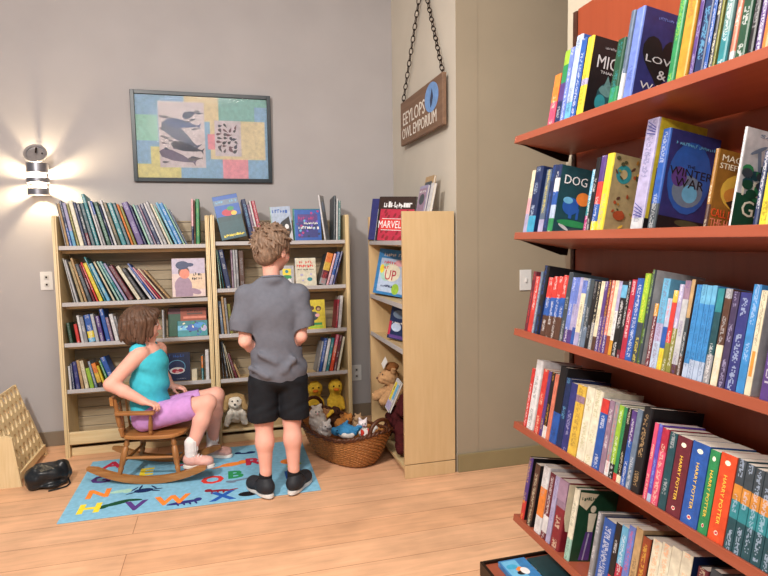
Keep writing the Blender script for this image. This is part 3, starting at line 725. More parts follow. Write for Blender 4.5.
  (1.15, 0.0236, 0.193, 'darkteal', 'darkteal', 'silver', 'dark teal-grey spine', 'p', 0.135, 0, ''),
  (1.103, 0.0446, 0.193, 'maroon', 'maroon', 'maroon', 'thick maroon gold-lettered', 'p', 0.135, 0, 'hp'),
  (1.051, 0.0496, 0.195, 'royal', 'royal', 'royal', 'thickest royal-blue gold-lettered', 'p', 0.135, 0, 'hp'),
  (1.022, 0.0266, 0.192, 'green', 'green', 'green', 'green gold-lettered', 'p', 0.135, 0, 'hp'),
  (0.978, 0.0416, 0.196, 'vermilion', 'vermilion', 'vermilion', 'thick orange-red gold-lettered', 'p', 0.135, 0, 'hp'),
  (0.955, 0.0206, 0.197, 'darkteal:.35,teal:.55,amber:.72,darkslate', 'darkteal', 'paleblue', 'first dark spine with flame band', 'p', 0.135, 0, ''),
  (0.933, 0.021, 0.194, 'darkteal:.35,teal:.55,amber:.72,darkslate', 'darkteal', 'paleblue', 'second dark spine with flame band', 'p', 0.135, 0, ''),
  (0.911, 0.021, 0.192, 'darkteal:.35,teal:.55,amber:.72,darkslate', 'darkteal', 'paleblue', 'third dark spine with flame band', 'p', 0.135, 0, ''),
  (0.887, 0.023, 0.191, 'darkteal:.35,teal:.55,amber:.72,darkslate', 'darkteal', 'paleblue', 'fourth dark spine with flame band', 'p', 0.135, 0, ''),
  (0.864, 0.022, 0.19, 'darkteal:.35,teal:.55,amber:.72,darkslate', 'darkteal', 'paleblue', 'fifth dark spine with flame band', 'p', 0.135, 0, ''),
 ],
 [
  (1.849, 0.0226, 0.23, 'red:.3,purple', 'black', 'gold', 'thin red-and-violet edged black', 'h', 0.16, 0, ''),
  (1.792, 0.0316, 0.223, 'black:.1,brown', 'black', 'cream', 'brown spine with cream title', 'p', 0.14, 0, ''),
  (1.735, 0.0386, 0.236, 'white:.25,orange:.68,white', 'white', 'grey', 'white spine with orange block', 'h', 0.15, 0, ''),
  (1.697, 0.0296, 0.228, 'maroon:.1,white:.35,maroon', 'maroon', 'white', 'maroon-and-white spine', 'p', 0.14, 0, ''),
  (1.671, 0.0236, 0.229, 'lavender', 'lavender', 'purple', 'lavender-grey spine', 'p', 0.14, 0, ''),
  (1.618, 0.0506, 0.231, 'darkred:.6,mauve', 'darkred', 'cream', 'dark-red spine with cream letters', 'h', 0.145, 0, 'creamtop'),
  (1.56, 0.0256, 0.233, 'mint:.3,ivory', 'darkgreen', 'darkgreen', 'dark-green cover with pale dancers', 'h', 0.15, 0, 'green'),
  (1.447, 0.0196, 0.207, 'grey', 'grey', 'white', 'thin grey spine', 'h', 0.15, 0.005, ''),
  (1.378, 0.0516, 0.208, 'royal', 'navy', 'white', 'shiny royal-blue spine', 'h', 0.15, 0, ''),
  (1.353, 0.0226, 0.217, 'red:.3,black', 'black', 'white', 'black spine with red foot', 'p', 0.14, 0, ''),
  (1.325, 0.0256, 0.221, 'lavender:.2,crimson:.5,skyblue', 'skyblue', 'white', 'pale-blue spine with red band', 'p', 0.14, 0, ''),
  (1.299, 0.0246, 0.234, 'periwinkle', 'periwinkle', 'red', 'periwinkle spine', 'p', 0.14, 0, ''),
  (1.271, 0.0256, 0.242, 'tan', 'tan', 'black', 'tan spine with black letters', 'p', 0.14, 0, ''),
  (1.241, 0.0286, 0.231, 'rust', 'black', 'gold', 'rust spine on black jacket', 'h', 0.155, 0, ''),
  (1.201, 0.0316, 0.242, 'peach:.55,ivory', 'ivory', 'orange', 'first of four white-and-orange spine set', 'p', 0.135, 0, ''),
  (1.169, 0.031, 0.248, 'peach:.55,ivory', 'ivory', 'orange', 'second of four white-and-orange spine set', 'p', 0.135, 0, ''),
  (1.136, 0.032, 0.254, 'peach:.55,ivory', 'ivory', 'orange', 'third of four white-and-orange spine set', 'p', 0.135, 0, ''),
  (1.102, 0.033, 0.259, 'purple:.4,ivory', 'navy', 'orange', 'fourth of four white-and-orange spine set', 'p', 0.135, 0, ''),
  (1.055, 0.0306, 0.248, 'maroon', 'black', 'cream', 'low maroon hardback', 'h', 0.15, 0, ''),
  (1.02, 0.0316, 0.262, 'darkslate', 'darkslate', 'white', 'dark slate hardback', 'h', 0.15, 0, ''),
 ],
]
LEFT = {
 'c1s1': [
  (-0.936, 0.0051, 0.275, 10.0, 'grey', 'white', 'grey', 'pale grey-white'),
  (-0.9283, 0.013, 0.27, 10.4, 'tan', 'tan', 'brown', 'grey-beige'),
  (-0.9125, 0.0149, 0.29, 10.8, 'royal:.4,navy', 'navy', 'white', 'navy-blue'),
  (-0.8948, 0.019, 0.275, 11.3, 'skyblue:.35,lavender', 'lavender', 'navy', 'lavender and sky-blue'),
  (-0.871, 0.0131, 0.27, 11.7, 'olive', 'olive', 'cream', 'thin olive'),
  (-0.8543, 0.0236, 0.29, 12.1, 'ivory', 'white', 'grey', 'whitish'),
  (-0.8275, 0.0158, 0.28, 12.5, 'navy', 'navy', 'grey', 'dark navy'),
  (-0.8088, 0.0187, 0.275, 13.0, 'maroon:.3,darkslate', 'maroon', 'white', 'dark maroon-grey'),
  (-0.787, 0.0228, 0.275, 13.4, 'darkteal', 'darkteal', 'grey', 'dark green-grey'),
  (-0.761, 0.0188, 0.335, 13.8, 'teal', 'teal', 'white', 'tall teal'),
  (-0.732, 0.0109, 0.29, 14.2, 'white', 'white', 'grey', 'thin white'),
  (-0.718, 0.0129, 0.29, 14.7, 'grey:.7,royal', 'steel', 'white', 'grey with a blue head'),
  (-0.698, 0.0237, 0.285, 15.1, 'darkgreen', 'darkgreen', 'mint', 'dark green'),
  (-0.671, 0.011, 0.26, 15.5, 'navy', 'navy', 'white', 'narrow navy'),
  (-0.654, 0.0129, 0.3, 15.9, 'white', 'white', 'teal', 'white-spined'),
  (-0.637, 0.0215, 0.28, 16.4, 'darkolive', 'darkolive', 'tan', 'dark olive'),
  (-0.611, 0.0262, 0.28, 16.8, 'teal', 'teal', 'white', 'teal-green'),
  (-0.581, 0.0214, 0.28, 17.2, 'darkteal', 'darkteal', 'grey', 'deep teal'),
  (-0.555, 0.0118, 0.275, 17.6, 'orange', 'orange', 'brown', 'thin orange'),
  (-0.539, 0.0146, 0.26, 18.1, 'olive', 'gold', 'brown', 'olive-yellow'),
  (-0.517, 0.0355, 0.285, 18.5, 'purple', 'purple', 'lavender', 'wide purple'),
  (-0.477, 0.0136, 0.27, 18.9, 'navy', 'navy', 'grey', 'dark navy-grey'),
  (-0.454, 0.0126, 0.275, 19.3, 'mint', 'mint', 'grey', 'thin mint'),
  (-0.438, 0.0182, 0.27, 19.8, 'steel', 'steel', 'white', 'slate-grey'),
  (-0.416, 0.0116, 0.27, 20.2, 'mauve', 'mauve', 'white', 'thin mauve'),
  (-0.401, 0.0218, 0.28, 20.6, 'navy', 'navy', 'white', 'deep blue'),
  (-0.375, 0.0124, 0.285, 21.0, 'white', 'white', 'grey', 'slim white'),
  (-0.359, 0.0199, 0.3, 21.5, 'grey', 'grey', 'white', 'plain grey'),
  (-0.332, 0.0133, 0.285, 21.9, 'ivory', 'ivory', 'grey', 'thin cream'),
  (-0.315, 0.0105, 0.27, 22.3, 'mint', 'mint', 'grey', 'slim mint'),
  (-0.292, 0.0158, 0.295, 22.7, 'skyblue', 'skyblue', 'white', 'sky-blue'),
  (-0.272, 0.0242, 0.29, 23.2, 'azure', 'azure', 'white', 'bright blue'),
  (-0.242, 0.0104, 0.285, 23.6, 'mint', 'royal', 'grey', 'mint-edged blue'),
  (-0.227, 0.0113, 0.25, 24.0, 'steel', 'steel', 'grey', 'slate-backed'),
 ],
 'c1s1b': [
  (-0.19, 0.0134, 0.3, -1.0, 'navy:.4,pink', 'mauve', 'white', 'pink-and-dark'),
  (-0.174, 0.0094, 0.29, -1.0, 'brown', 'brown', 'tan', 'dark brown'),
  (-0.162, 0.0224, 0.3, -1.0, 'green', 'green', 'lime', 'green'),
 ],
 'c1s2': [
  (-0.905, 0.004, 0.285, 12.0, 'white', 'white', 'green', 'white'),
  (-0.8946, 0.0121, 0.275, 13.2, 'silver', 'silver', 'grey', 'silver-grey'),
  (-0.8672, 0.0157, 0.265, 14.4, 'khaki', 'khaki', 'brown', 'khaki'),
  (-0.8449, 0.013, 0.29, 15.5, 'tan', 'tan', 'brown', 'tan'),
  (-0.8255, 0.0215, 0.25, 16.7, 'darkslate', 'brown', 'grey', 'dark brown-grey'),
  (-0.7971, 0.0128, 0.25, 17.9, 'maroon', 'maroon', 'white', 'maroon'),
  (-0.7778, 0.0106, 0.265, 19.1, 'red', 'red', 'white', 'red-orange'),
  (-0.7604, 0.0208, 0.26, 20.3, 'yellow', 'yellow', 'brown', 'yellow'),
  (-0.732, 0.0091, 0.305, 21.5, 'teal', 'teal', 'white', 'tall teal-green'),
  (-0.716, 0.0188, 0.26, 22.6, 'skyblue', 'skyblue', 'yellow', 'light blue'),
  (-0.68, 0.0113, 0.275, 23.8, 'cream', 'teal', 'brown', 'yellowish-edged'),
  (-0.654, 0.0119, 0.28, 25.0, 'mint', 'teal', 'grey', 'mint'),
  (-0.634, 0.0164, 0.28, 26.2, 'teal', 'teal', 'white', 'teal'),
  (-0.609, 0.0136, 0.27, 27.4, 'lavender', 'steel', 'navy', 'lavender-blue'),
  (-0.585, 0.0275, 0.25, 28.5, 'maroon', 'maroon', 'grey', 'dark maroon'),
  (-0.536, 0.0208, 0.25, 29.7, 'ivory', 'cream', 'brown', 'cream'),
  (-0.506, 0.0234, 0.235, 30.9, 'black', 'darkslate', 'grey', 'black'),
  (-0.461, 0.014, 0.245, 32.1, 'white', 'paleblue', 'navy', 'white-edged blue'),
  (-0.438, 0.0119, 0.28, 33.3, 'royal', 'royal', 'white', 'blue'),
  (-0.417, 0.0079, 0.255, 34.5, 'pink', 'lavender', 'purple', 'pink-lilac'),
  (-0.401, 0.0116, 0.235, 35.6, 'crimson', 'crimson', 'white', 'crimson'),
  (-0.38, 0.0098, 0.25, 36.8, 'cream', 'pink', 'brown', 'pinkish-cream'),
  (-0.347, 0.0104, 0.24, 38.0, 'tan', 'tan', 'brown', 'light tan'),
 ],
 'c1s3': [
  (-0.945, 0.0192, 0.13, 8.0, 'darkgreen', 'darkgreen', 'grey', 'grey-green'),
  (-0.9038, 0.0182, 0.12, 8.4, 'red', 'red', 'white', 'small red-orange'),
  (-0.8775, 0.0144, 0.175, 8.8, 'white', 'white', 'grey', 'white'),
  (-0.8612, 0.0211, 0.165, 9.2, 'grey', 'grey', 'white', 'grey'),
  (-0.834, 0.038, 0.175, 9.6, 'skyblue:.15,yellow:.4,royal', 'royal', 'white', 'blue with yellow block'),
  (-0.7938, 0.0191, 0.18, 10.0, 'silver', 'silver', 'teal', 'silver'),
  (-0.7685, 0.025, 0.165, 10.4, 'purple', 'purple', 'white', 'purple'),
  (-0.7332, 0.0242, 0.2087, 10.8, 'royal', 'royal', 'white', 'tallest blue'),
  (-0.707, 0.0171, 0.155, 11.2, 'mauve', 'mauve', 'white', 'mauve'),
  (-0.68, 0.0219, 0.175, 11.6, 'white', 'white', 'grey', 'second white'),
  (-0.654, 0.0131, 0.16, 12.0, 'grey', 'grey', 'white', 'pale grey'),
 ],
 'c1s4': [
  (-0.961, 0.0124, 0.15, 3.0, 'white', 'white', 'grey', 'upright white'),
  (-0.9436, 0.0139, 0.165, 4.7, 'navy', 'navy', 'white', 'navy'),
  (-0.9243, 0.0245, 0.175, 6.4, 'indigo', 'indigo', 'grey', 'dark indigo'),
  (-0.8939, 0.0163, 0.185, 8.1, 'tan', 'tan', 'brown', 'tan'),
  (-0.8715, 0.0221, 0.18, 9.8, 'cream', 'tan', 'brown', 'beige'),
  (-0.8431, 0.0235, 0.13, 11.5, 'lime', 'lime', 'green', 'yellow-green'),
  (-0.8147, 0.0156, 0.175, 13.2, 'steel', 'steel', 'white', 'grey-blue'),
  (-0.7934, 0.0255, 0.16, 14.9, 'black:.2,gold:.6,orange', 'orange', 'brown', 'orange-and-yellow'),
  (-0.762, 0.0128, 0.145, 16.6, 'yellow', 'yellow', 'brown', 'pale yellow'),
  (-0.734, 0.0141, 0.18, 18.3, 'green', 'green', 'white', 'thin green'),
  (-0.713, 0.0304, 0.2, 20.0, 'royal', 'royal', 'white', 'thick glossy blue'),
 ],
 'c2s2L': [
  (-0.02, 0.0053, 0.2566, 4.0, 'mint', 'teal', 'white', 'mint-edged'),
  (-0.0, 0.0035, 0.2579, 7.0, 'teal', 'teal', 'white', 'teal'),
  (0.0177, 0.0319, 0.2599, 10.0, 'navy', 'navy', 'white', 'navy'),
 ],
 'c2s2Lb': [
  (0.056, 0.0114, 0.256, 1.0, 'mauve', 'mauve', 'white', 'mauve'),
  (0.07, 0.0134, 0.256, 1.0, 'silver', 'silver', 'grey', 'silver-white'),
  (0.085, 0.0164, 0.256, 1.0, 'grey', 'grey', 'white', 'pale grey'),
  (0.106, 0.0334, 0.25, 1.0, 'brown', 'brown', 'grey', 'dark brown'),
 ],
 'c2s3L': [
  (-0.024, 0.0174, 0.22, 4.0, 'steel', 'steel', 'white', 'light-blue'),
  (-0.0026, 0.0144, 0.25, 4.0, 'tan', 'tan', 'brown', 'tan'),
  (0.0147, 0.0144, 0.24, 4.0, 'grey', 'grey', 'brown', 'grey'),
  (0.0331, 0.0184, 0.2, 4.0, 'olive', 'olive', 'brown', 'olive'),
 ],
 'c2s4L': [
  (-0.025, 0.0093, 0.2503, 3.0, 'black', 'black', 'grey', 'black'),
  (-0.0004, 0.0087, 0.25, 6.4, 'darkslate', 'darkslate', 'white', 'dark slate'),
  (0.0232, 0.0035, 0.24, 9.8, 'cream', 'black', 'brown', 'cream-edged'),
  (0.0411, 0.0035, 0.23, 13.2, 'ivory', 'olive', 'brown', 'ivory-edged'),
  (0.0556, 0.0161, 0.17, 16.6, 'maroon', 'maroon', 'grey', 'short maroon'),
  (0.0791, 0.0116, 0.1, 20.0, 'tan', 'tan', 'brown', 'small tan'),
 ],
 'c2s2R': [
  (0.631, 0.0453, 0.225, -17.0, 'grey:.2,maroon:.45,gold:.7,orange', 'darkslate', 'red', 'orange-and-yellow'),
  (0.683, 0.0157, 0.225, -17.0, 'pink', 'maroon', 'white', 'pinkish'),
  (0.703, 0.0204, 0.235, -17.0, 'lavender:.3,royal', 'royal', 'white', 'blue-and-white'),
  (0.728, 0.0128, 0.24, -17.0, 'indigo', 'black', 'white', 'dark indigo'),
 ],
 'c2s3R': [
  (0.742, 0.0133, 0.2, -7.0, 'crimson', 'crimson', 'white', 'crimson'),
  (0.759, 0.0212, 0.225, -7.0, 'white', 'white', 'grey', 'white'),
 ],
 'c2s4R': [
  (0.603, 0.0121, 0.215, -13.0, 'grey', 'grey', 'white', 'thin grey'),
  (0.617, 0.0199, 0.235, -13.0, 'royal', 'royal', 'white', 'royal-blue'),
  (0.643, 0.0199, 0.23, -13.0, 'white', 'white', 'grey', 'white'),
  (0.667, 0.0199, 0.235, -13.0, 'teal', 'teal', 'white', 'teal'),
  (0.692, 0.0247, 0.2566, -13.0, 'vermilion:.5,salmon:.7,hotpink', 'red', 'white', 'tall red'),
  (0.72, 0.0189, 0.25, -13.0, 'maroon', 'maroon', 'white', 'dark red'),
  (0.746, 0.015, 0.24, -13.0, 'ivory', 'ivory', 'grey', 'ivory'),
 ],
}
for s, rows in enumerate(RIGHT):
    for i, (y, t, h, bands, cover, ink, desc, kind, d, sb, key) in enumerate(rows):
        x = 1.022 + sb * math.cos(TH); z = ZR[s] - (1.022 - XF + sb) * math.tan(TH) * .995 + .0004
        M = T(x, y, z) @ Matrix.Rotation(TH, 4, 'Y')
        nm = 'book'
        lab = f"{desc} {nm}, {ordinal(i + 1)} from left on the red bookcase's {NTH[s]} shelf"
        book(M, t, h, d, bands, cover, ink, kind, lab, f"novels on the red bookcase's {NTH[s]} shelf", ARTS.get(key))

def lean_book(x, yf, z, t, h, lean, d, spec, kind, label, group, art=None):
    a = R(lean)
    base = T(x if lean >= 0 else x + t / math.cos(a), yf, z + .0006) @ Matrix.Rotation(-SHELF_TILT, 4, 'X') @ Matrix.Rotation(-a, 4, 'Y')
    if lean >= 0: base = base @ T(t, 0, 0)
    return book(base @ Matrix.Rotation(R(90), 4, 'Z'), t, h, d, spec[0], spec[1], spec[2], kind, label, group, art)
WHERE = {'c1s1': ('c1', 0, 0), 'c1s1b': ('c1', 0, 34), 'c1s2': ('c1', 1, 0), 'c1s3': ('c1', 2, 0), 'c1s4': ('c1', 3, 0),
         'c2s2L': ('c2', 1, 0), 'c2s2Lb': ('c2', 1, 3), 'c2s3L': ('c2', 2, 0), 'c2s4L': ('c2', 3, 0), 'c2s2R': ('c2', 1, -1), 'c2s3R': ('c2', 2, -1), 'c2s4R': ('c2', 3, -1)}
for k, rows in LEFT.items():
    cs, sh, off = WHERE[k]; yf = (Y1 if cs == 'c1' else Y2) + .036; z = (Z1 if cs == 'c1' else Z2)[sh]
    name = 'left' if cs == 'c1' else 'right'
    for i, (x, t, h, lean, bands, cover, ink, desc) in enumerate(rows):
        if off < 0:
            n = len(rows) - i; pos = ('last' if n == 1 else ordinal(n) + ' from the right end') + f" on the {name} birch bookcase's {NTH[sh]} shelf"
        else:
            pos = f"{ordinal(off + i + 1)} from left on the {name} birch bookcase's {NTH[sh]} shelf"
        lean_book(x, yf, z, t, h, lean, .185 if h > .2 else .15, (bands, cover, ink), 'h' if t > .009 else 'p', f"{desc} book, {pos}",
                  f"picture books on the {name} birch bookcase's {NTH[sh]} shelf")

# ---- books standing face out on the birch bookcases
def face_book(x0, yf, z, w_, h, t, tiltback, bands, cover, ink, label, group, art, roll=0.0, yaw=0.0, kind='h'):
    M = T(x0, yf, z + .0008) @ Matrix.Rotation(R(yaw), 4, 'Z') @ Matrix.Rotation(-R(tiltback), 4, 'X') @ Matrix.Rotation(R(roll), 4, 'Y')
    return book(M, t, h, w_, bands, cover, ink, kind, label, group, art)
def a_cap(o, t, h, d):
    prints(o, [rect('bdb2c8', d * .01, d * .99, h * .6, h * .99), rect('d9c4c0', d * .01, d * .99, h * .01, h * .6), rect('e0c4a8', d * .5, d * .99, h * .2, h * .6), oval('mauve', d * .34, h * .28, d * .26, h * .26), rect('mauve', d * .1, d * .62, h * .01, h * .22),
               oval('mauve', d * .68, h * .14, d * .2, h * .07, 14, -.3), oval('brown', d * .36, h * .65, d * .17, h * .15), oval('salmon', d * .38, h * .6, d * .15, h * .13), oval('navy', d * .32, h * .82, d * .2, h * .11), oval('navy', d * .54, h * .83, d * .12, h * .05)]
           + scribble('black', d * .64, d * .92, h * .56, h * .07) + scribble('black', d * .6, d * .94, h * .44, h * .07))
def a_navy(o, t, h, d):
    ring = [(d * .5 + d * .33 * math.cos(a), h * .5 + h * .24 * math.sin(a)) for a in [i * math.pi / 9 for i in range(18)]]
    ri = [(d * .5 + d * .30 * math.cos(a), h * .5 + h * .215 * math.sin(a)) for a in [i * math.pi / 9 for i in range(18)]]
    prints(o, [('skyblue', ring), ('navy', ri), oval('white', d * .52, h * .36, d * .28, h * .12), oval('crimson', d * .44, h * .35, d * .12, h * .07), oval('crimson', d * .64, h * .36, d * .1, h * .06), oval('pink', d * .52, h * .31, d * .07, h * .04)]
           + scribble('royal', d * .15, d * .85, h * .84, h * .1) + scribble('paleblue', d * .5, d * .85, h * .06, h * .03))
def a_sea(o, t, h, d):
    ps = [rect('teal', d * .01, d * .99, h * .01, h * .4), rect('skyblue', d * .01, d * .6, h * .4, h * .7), oval('royal', d * .5, h * .55, d * .22, h * .22), oval('azure', d * .75, h * .7, d * .2, h * .18), oval('lavender', d * .88, h * .5, d * .1, h * .2)]
    for i in range(14): ps.append(oval(random.choice(['mint', 'cream', 'navy', 'royal', 'green']), random.uniform(.08, .92) * d, random.uniform(.1, .9) * h, d * .05, h * .05, 8, random.random() * 3))
    prints(o, ps)
def a_rustgreen(o, t, h, d):
    prints(o, [rect('darkgreen', d * .01, d * .33, h * .01, h * .8), rect('rust', d * .33, d * .99, h * .5, h * .99), rect('salmon', d * .4, d * .99, h * .62, h * .7), rect('brown', d * .5, d * .9, h * .76, h * .82)] + scribble('darkbrown', d * .5, d * .9, h * .86, h * .06))
def a_bluebig(o, t, h, d):
    prints(o, [rect('royal', d * .01, d * .99, h * .52, h * .99), rect('steel', d * .01, d * .99, h * .78, h * .9), oval('crimson', d * .5, h * .6, d * .26, h * .08), oval('gold', d * .72, h * .57, d * .12, h * .05), oval('green', d * .62, h * .68, d * .14, h * .05), rect('darkteal', d * .01, d * .99, h * .01, h * .4)]
           + scribble('skyblue', d * .1, d * .95, h * .83, h * .06))
    prints(o, scribble('yellow', d * .12, d * .95, h * .06, h * .055, .1), 'subtitle', off=.0012)
def a_whale(o, t, h, d):
    prints(o, [rect('silver', d * .01, d * .99, h * .01, h * .5), poly('black', (d * .25, h * .35), (d * .5, h * .55), (d * .9, h * .7), (d * .98, h * .3), (d * .8, h * .1), (d * .55, h * .3)), oval('white', d * .75, h * .4, d * .1, h * .08)] + scribble('royal', d * .1, d * .85, h * .82, h * .1))
def a_myself(o, t, h, d):
    ps = [rect('royal', d * .01, d * .99, h * .01, h * .99), rect('indigo', d * .12, d * .88, h * .1, h * .85), rect('purple', d * .12, d * .88, h * .6, h * .84)]
    for i in range(26): ps.append(oval(random.choice(['purple', 'navy', 'skyblue', 'violet', 'magenta']), random.uniform(.08, .92) * d, random.uniform(.05, .95) * h, d * .05, h * .04, 8, random.random() * 3))
    prints(o, ps + scribble('magenta', d * .14, d * .75, h * .68, h * .1) + scribble('white', d * .35, d * .88, h * .53, h * .07) + scribble('white', d * .14, d * .92, h * .38, h * .09))
def a_red_title(o, t, h, d):
    prints(o, scribble('red', d * .2, d * .85, h * .82, h * .1) + scribble('red', d * .08, d * .92, h * .68, h * .1) + scribble('black', d * .1, d * .9, h * .57, h * .05), 'title')
    prints(o, [oval('teal', d * .68, h * .24, d * .13, h * .07), oval('lavender', d * .3, h * .4, d * .08, h * .04), oval('lavender', d * .75, h * .42, d * .06, h * .03), oval('lavender', d * .35, h * .2, d * .06, h * .03)])
def a_small(o, t, h, d):
    prints(o, [rect('yellow', d * .2, d * .8, h * .55, h * .85), oval('green', d * .5, h * .45, d * .35, h * .1), oval('white', d * .3, h * .25, d * .15, h * .14), oval('white', d * .65, h * .25, d * .15, h * .14), oval('teal', d * .5, h * .72, d * .12, h * .08)])
def a_yellow(o, t, h, d):
    prints(o, [oval('brown', d * .25, h * .72, d * .14, h * .07), oval('brown', d * .62, h * .7, d * .16, h * .09), oval('tan', d * .62, h * .68, d * .09, h * .05), oval('darkslate', d * .35, h * .45, d * .25, h * .15), oval('pink', d * .55, h * .47, d * .13, h * .06), poly('darkbrown', (d * .65, h * .25), (d * .8, h * .4), (d * .7, h * .3)),
               rect('green', d * .15, d * .8, h * .14, h * .22), rect('lime', d * .1, d * .85, h * .04, h * .12)])
def a_clouds(o, t, h, d):
    prints(o, [oval('paleblue', d * .5, h * .75, d * .3, h * .12), oval('grey', d * .4, h * .4, d * .25, h * .08), oval('grey', d * .6, h * .3, d * .2, h * .05)] + scribble('grey', d * .2, d * .8, h * .5, h * .03))
FO = 'face-out picture books on the birch bookcases'
BK1, BK2 = 4.262, 4.212
face_book(-.328, 4.07, .990, .212, .258, .012, 9, 'd9c4c0', 'd9c4c0', 'grey', 'pink picture book with a child in a navy cap, facing out', FO, a_cap)
face_book(-.408, 4.07, .429, .172, .188, .014, 12, 'navy', 'navy', 'white', 'navy face-out book with red-and-white emblem behind the seated child', FO, a_navy)
face_book(-.305, 4.065, .725, .19, .105, .010, 12, 'teal', 'teal', 'white', 'low teal seaside picture book beside the seated child\'s face', FO, a_sea)
face_book(-.37, 4.12, .720, .25, .19, .010, 10, 'rust', 'maroon', 'white', 'rust-and-dark-green picture book behind the low seaside book', FO, a_rustgreen)
lean_book(-.395, Y1 + .036, Z1[2], .011, .185, 0, .15, ('silver', 'silver', 'grey'), 'h', 'upright silver-grey book just beside the seated child\'s face', FO)
lean_book(-.162, Y1 + .036, Z1[3], .012, .16, 0, .15, ('teal:.5,orange', 'teal', 'white'), 'h', 'teal book with orange head, left birch bookcase\'s fourth shelf, right end', FO)
lean_book(-.135, Y1 + .036, Z1[3], .022, .20, 0, .15, ('white', 'white', 'grey'), 'h', 'upright white book at the right end of left bookcase\'s fourth shelf', FO)
lean_book(-.225, Y1 + .036, Z1[3], .035, .075, 0, .10, ('cream', 'cream', 'tan'), 'h', 'small thick cream book right of the navy face-out book', FO)
# top shelf of the right bookcase
face_book(.002, Y2 + .04, Z2[0] + .008, .162, .295, .012, 10, 'skyblue', 'darkteal', 'white', 'tall blue-and-teal picture book with yellow subtitle, leaning left', FO, a_bluebig, roll=-11)
lean_book(.186, Y2 + .036, Z2[0], .028, .285, 11, .16, ('navy', 'navy', 'skyblue'), 'h', 'navy picture book leaning beside the tall blue-and-teal one', FO)
lean_book(.2155, Y2 + .036, Z2[0], .016, .25, 11, .16, ('mauve', 'mauve', 'white'), 'h', 'mauve-brown picture book between the navy and red ones', FO)
lean_book(.2335, Y2 + .036, Z2[0], .013, .275, 11, .16, ('white', 'white', 'pink'), 'h', 'white-spined picture book leaning on the top shelf above boy', FO)
lean_book(.2485, Y2 + .036, Z2[0], .024, .275, 11, .16, ('crimson', 'red', 'white'), 'h', 'red picture book leaning just above the boy\'s head', FO)
face_book(.335, Y2 + .06, Z2[0] - .002, .136, .235, .011, 10, 'mint', 'paleblue', 'white', 'pale-blue picture book with a black whale shape', FO, a_whale, roll=-4)
face_book(.482, Y2 + .05, Z2[0] + .0005, .18, .215, .014, 10, 'skyblue', 'royal', 'white', 'blue-violet face-out book with pink and white title', FO, a_myself)
face_book(.476, Y2 + .090, Z2[0] - .004, .195, .228, .010, 10, 'green', 'teal', 'white', 'green-edged picture book standing behind the blue-violet one', FO, None)
face_book(.690, Y2 + .045, Z2[0] + .001, .10, .315, .012, 8, 'white', 'silver', 'white', 'tall silver picture book turned aside on top shelf', FO, a_clouds, yaw=64, roll=2)
lean_book(.742, Y2 + .036, Z2[0], .014, .31, -3, .17, ('darkslate', 'darkslate', 'grey'), 'h', 'tall dark-slate book right of the tall silver one', FO)
lean_book(.760, Y2 + .036, Z2[0], .011, .29, -3, .17, ('white', 'silver', 'grey'), 'h', 'thin white book right of the dark-slate one', FO)
lean_book(.774, Y2 + .036, Z2[0], .016, .275, -3, .17, ('greyteal', 'greyteal', 'white'), 'h', 'grey-green book at top shelf\'s right end, right birch bookcase', FO)
face_book(.478, Y2 + .05, Z2[1] - .002, .142, .195, .008, 11, 'white', 'ivory', 'grey', 'white face-out book with red title and teal dot', FO, a_red_title)
face_book(.372, Y2 + .05, Z2[1] - .002, .095, .145, .008, 11, 'grey', 'silver', 'grey', 'small yellow-and-green face-out book beside the boy\'s cheek', FO, a_small)
face_book(.555, Y2 + .05, Z2[2] - .002, .122, .205, .008, 11, 'yellow', 'yellow', 'brown', 'yellow face-out book with monkeys beside the boy\'s right sleeve', FO, a_yellow)
# sideways bookcase: local frame turned so covers face -x
def side_book(y0, x, z, w_, h, t, tiltback, bands, cover, ink, label, group, art, roll=0.0, yaw=-90):
    M = T(x, y0, z + .0008) @ Matrix.Rotation(R(yaw), 4, 'Z') @ Matrix.Rotation(-R(tiltback), 4, 'X') @ Matrix.Rotation(R(roll), 4, 'Y')
    return book(M, t, h, w_, bands, cover, ink, 'h', label, group, art)
def a_marvel(o, t, h, d):
    prints(o, [rect('darkbrown', d * .01, d * .99, h * .72, h * .99), rect('crimson', d * .08, d * .99, h * .02, h * .72), rect('red', d * .12, d * .95, h * .26, h * .5)]
           + [oval('darkred', d * random.uniform(.15, .9), h * random.uniform(.05, .24), d * .06, h * .03, 8, 1) for _ in range(9)] + [oval('darkred', d * random.uniform(.15, .9), h * random.uniform(.54, .68), d * .06, h * .03, 8, 1) for _ in range(9)]
           + [rect('white', d * .15, d * .95, h * .25, h * .262), rect('white', d * .15, d * .95, h * .50, h * .512)] + scribble('white', d * .16, d * .95, h * .76, h * .12, .1))
    cover_text(o, 'MARVEL', d * .38, h * .38, d * .62, h * .16, 'white', y=-.002)
def a_up(o, t, h, d):
    prints(o, [rect('paleblue', d * .1, d * .95, h * .06, h * .8), oval('mint', d * .3, h * .5, d * .18, h * .2), oval('yellow', d * .16, h * .56, d * .06, h * .1), oval('lime', d * .6, h * .15, d * .1, h * .12), oval('ivory', d * .45, h * .5, d * .22, h * .2), oval('pink', d * .62, h * .72, d * .14, h * .07)]
           + scribble('white', d * .12, d * .9, h * .86, h * .07) + scribble('red', d * .2, d * .5, h * .68, h * .07) + scribble('red', d * .2, d * .38, h * .58, h * .06) + scribble('navy', d * .2, d * .55, h * .17, h * .05))
    cover_text(o, 'UP', d * .42, h * .44, d * .3, h * .22, 'crimson', y=-.0022)
def a_dark(o, t, h, d):
    prints(o, [rect('crimson', d * .02, d * .12, h * .1, h * .5), oval('steel', d * .4, h * .72, d * .28, h * .12), oval('paleblue', d * .35, h * .35, d * .22, h * .13), rect('purple', d * .1, d * .9, h * .03, h * .12)] + scribble('white', d * .15, d * .8, h * .45, h * .05))
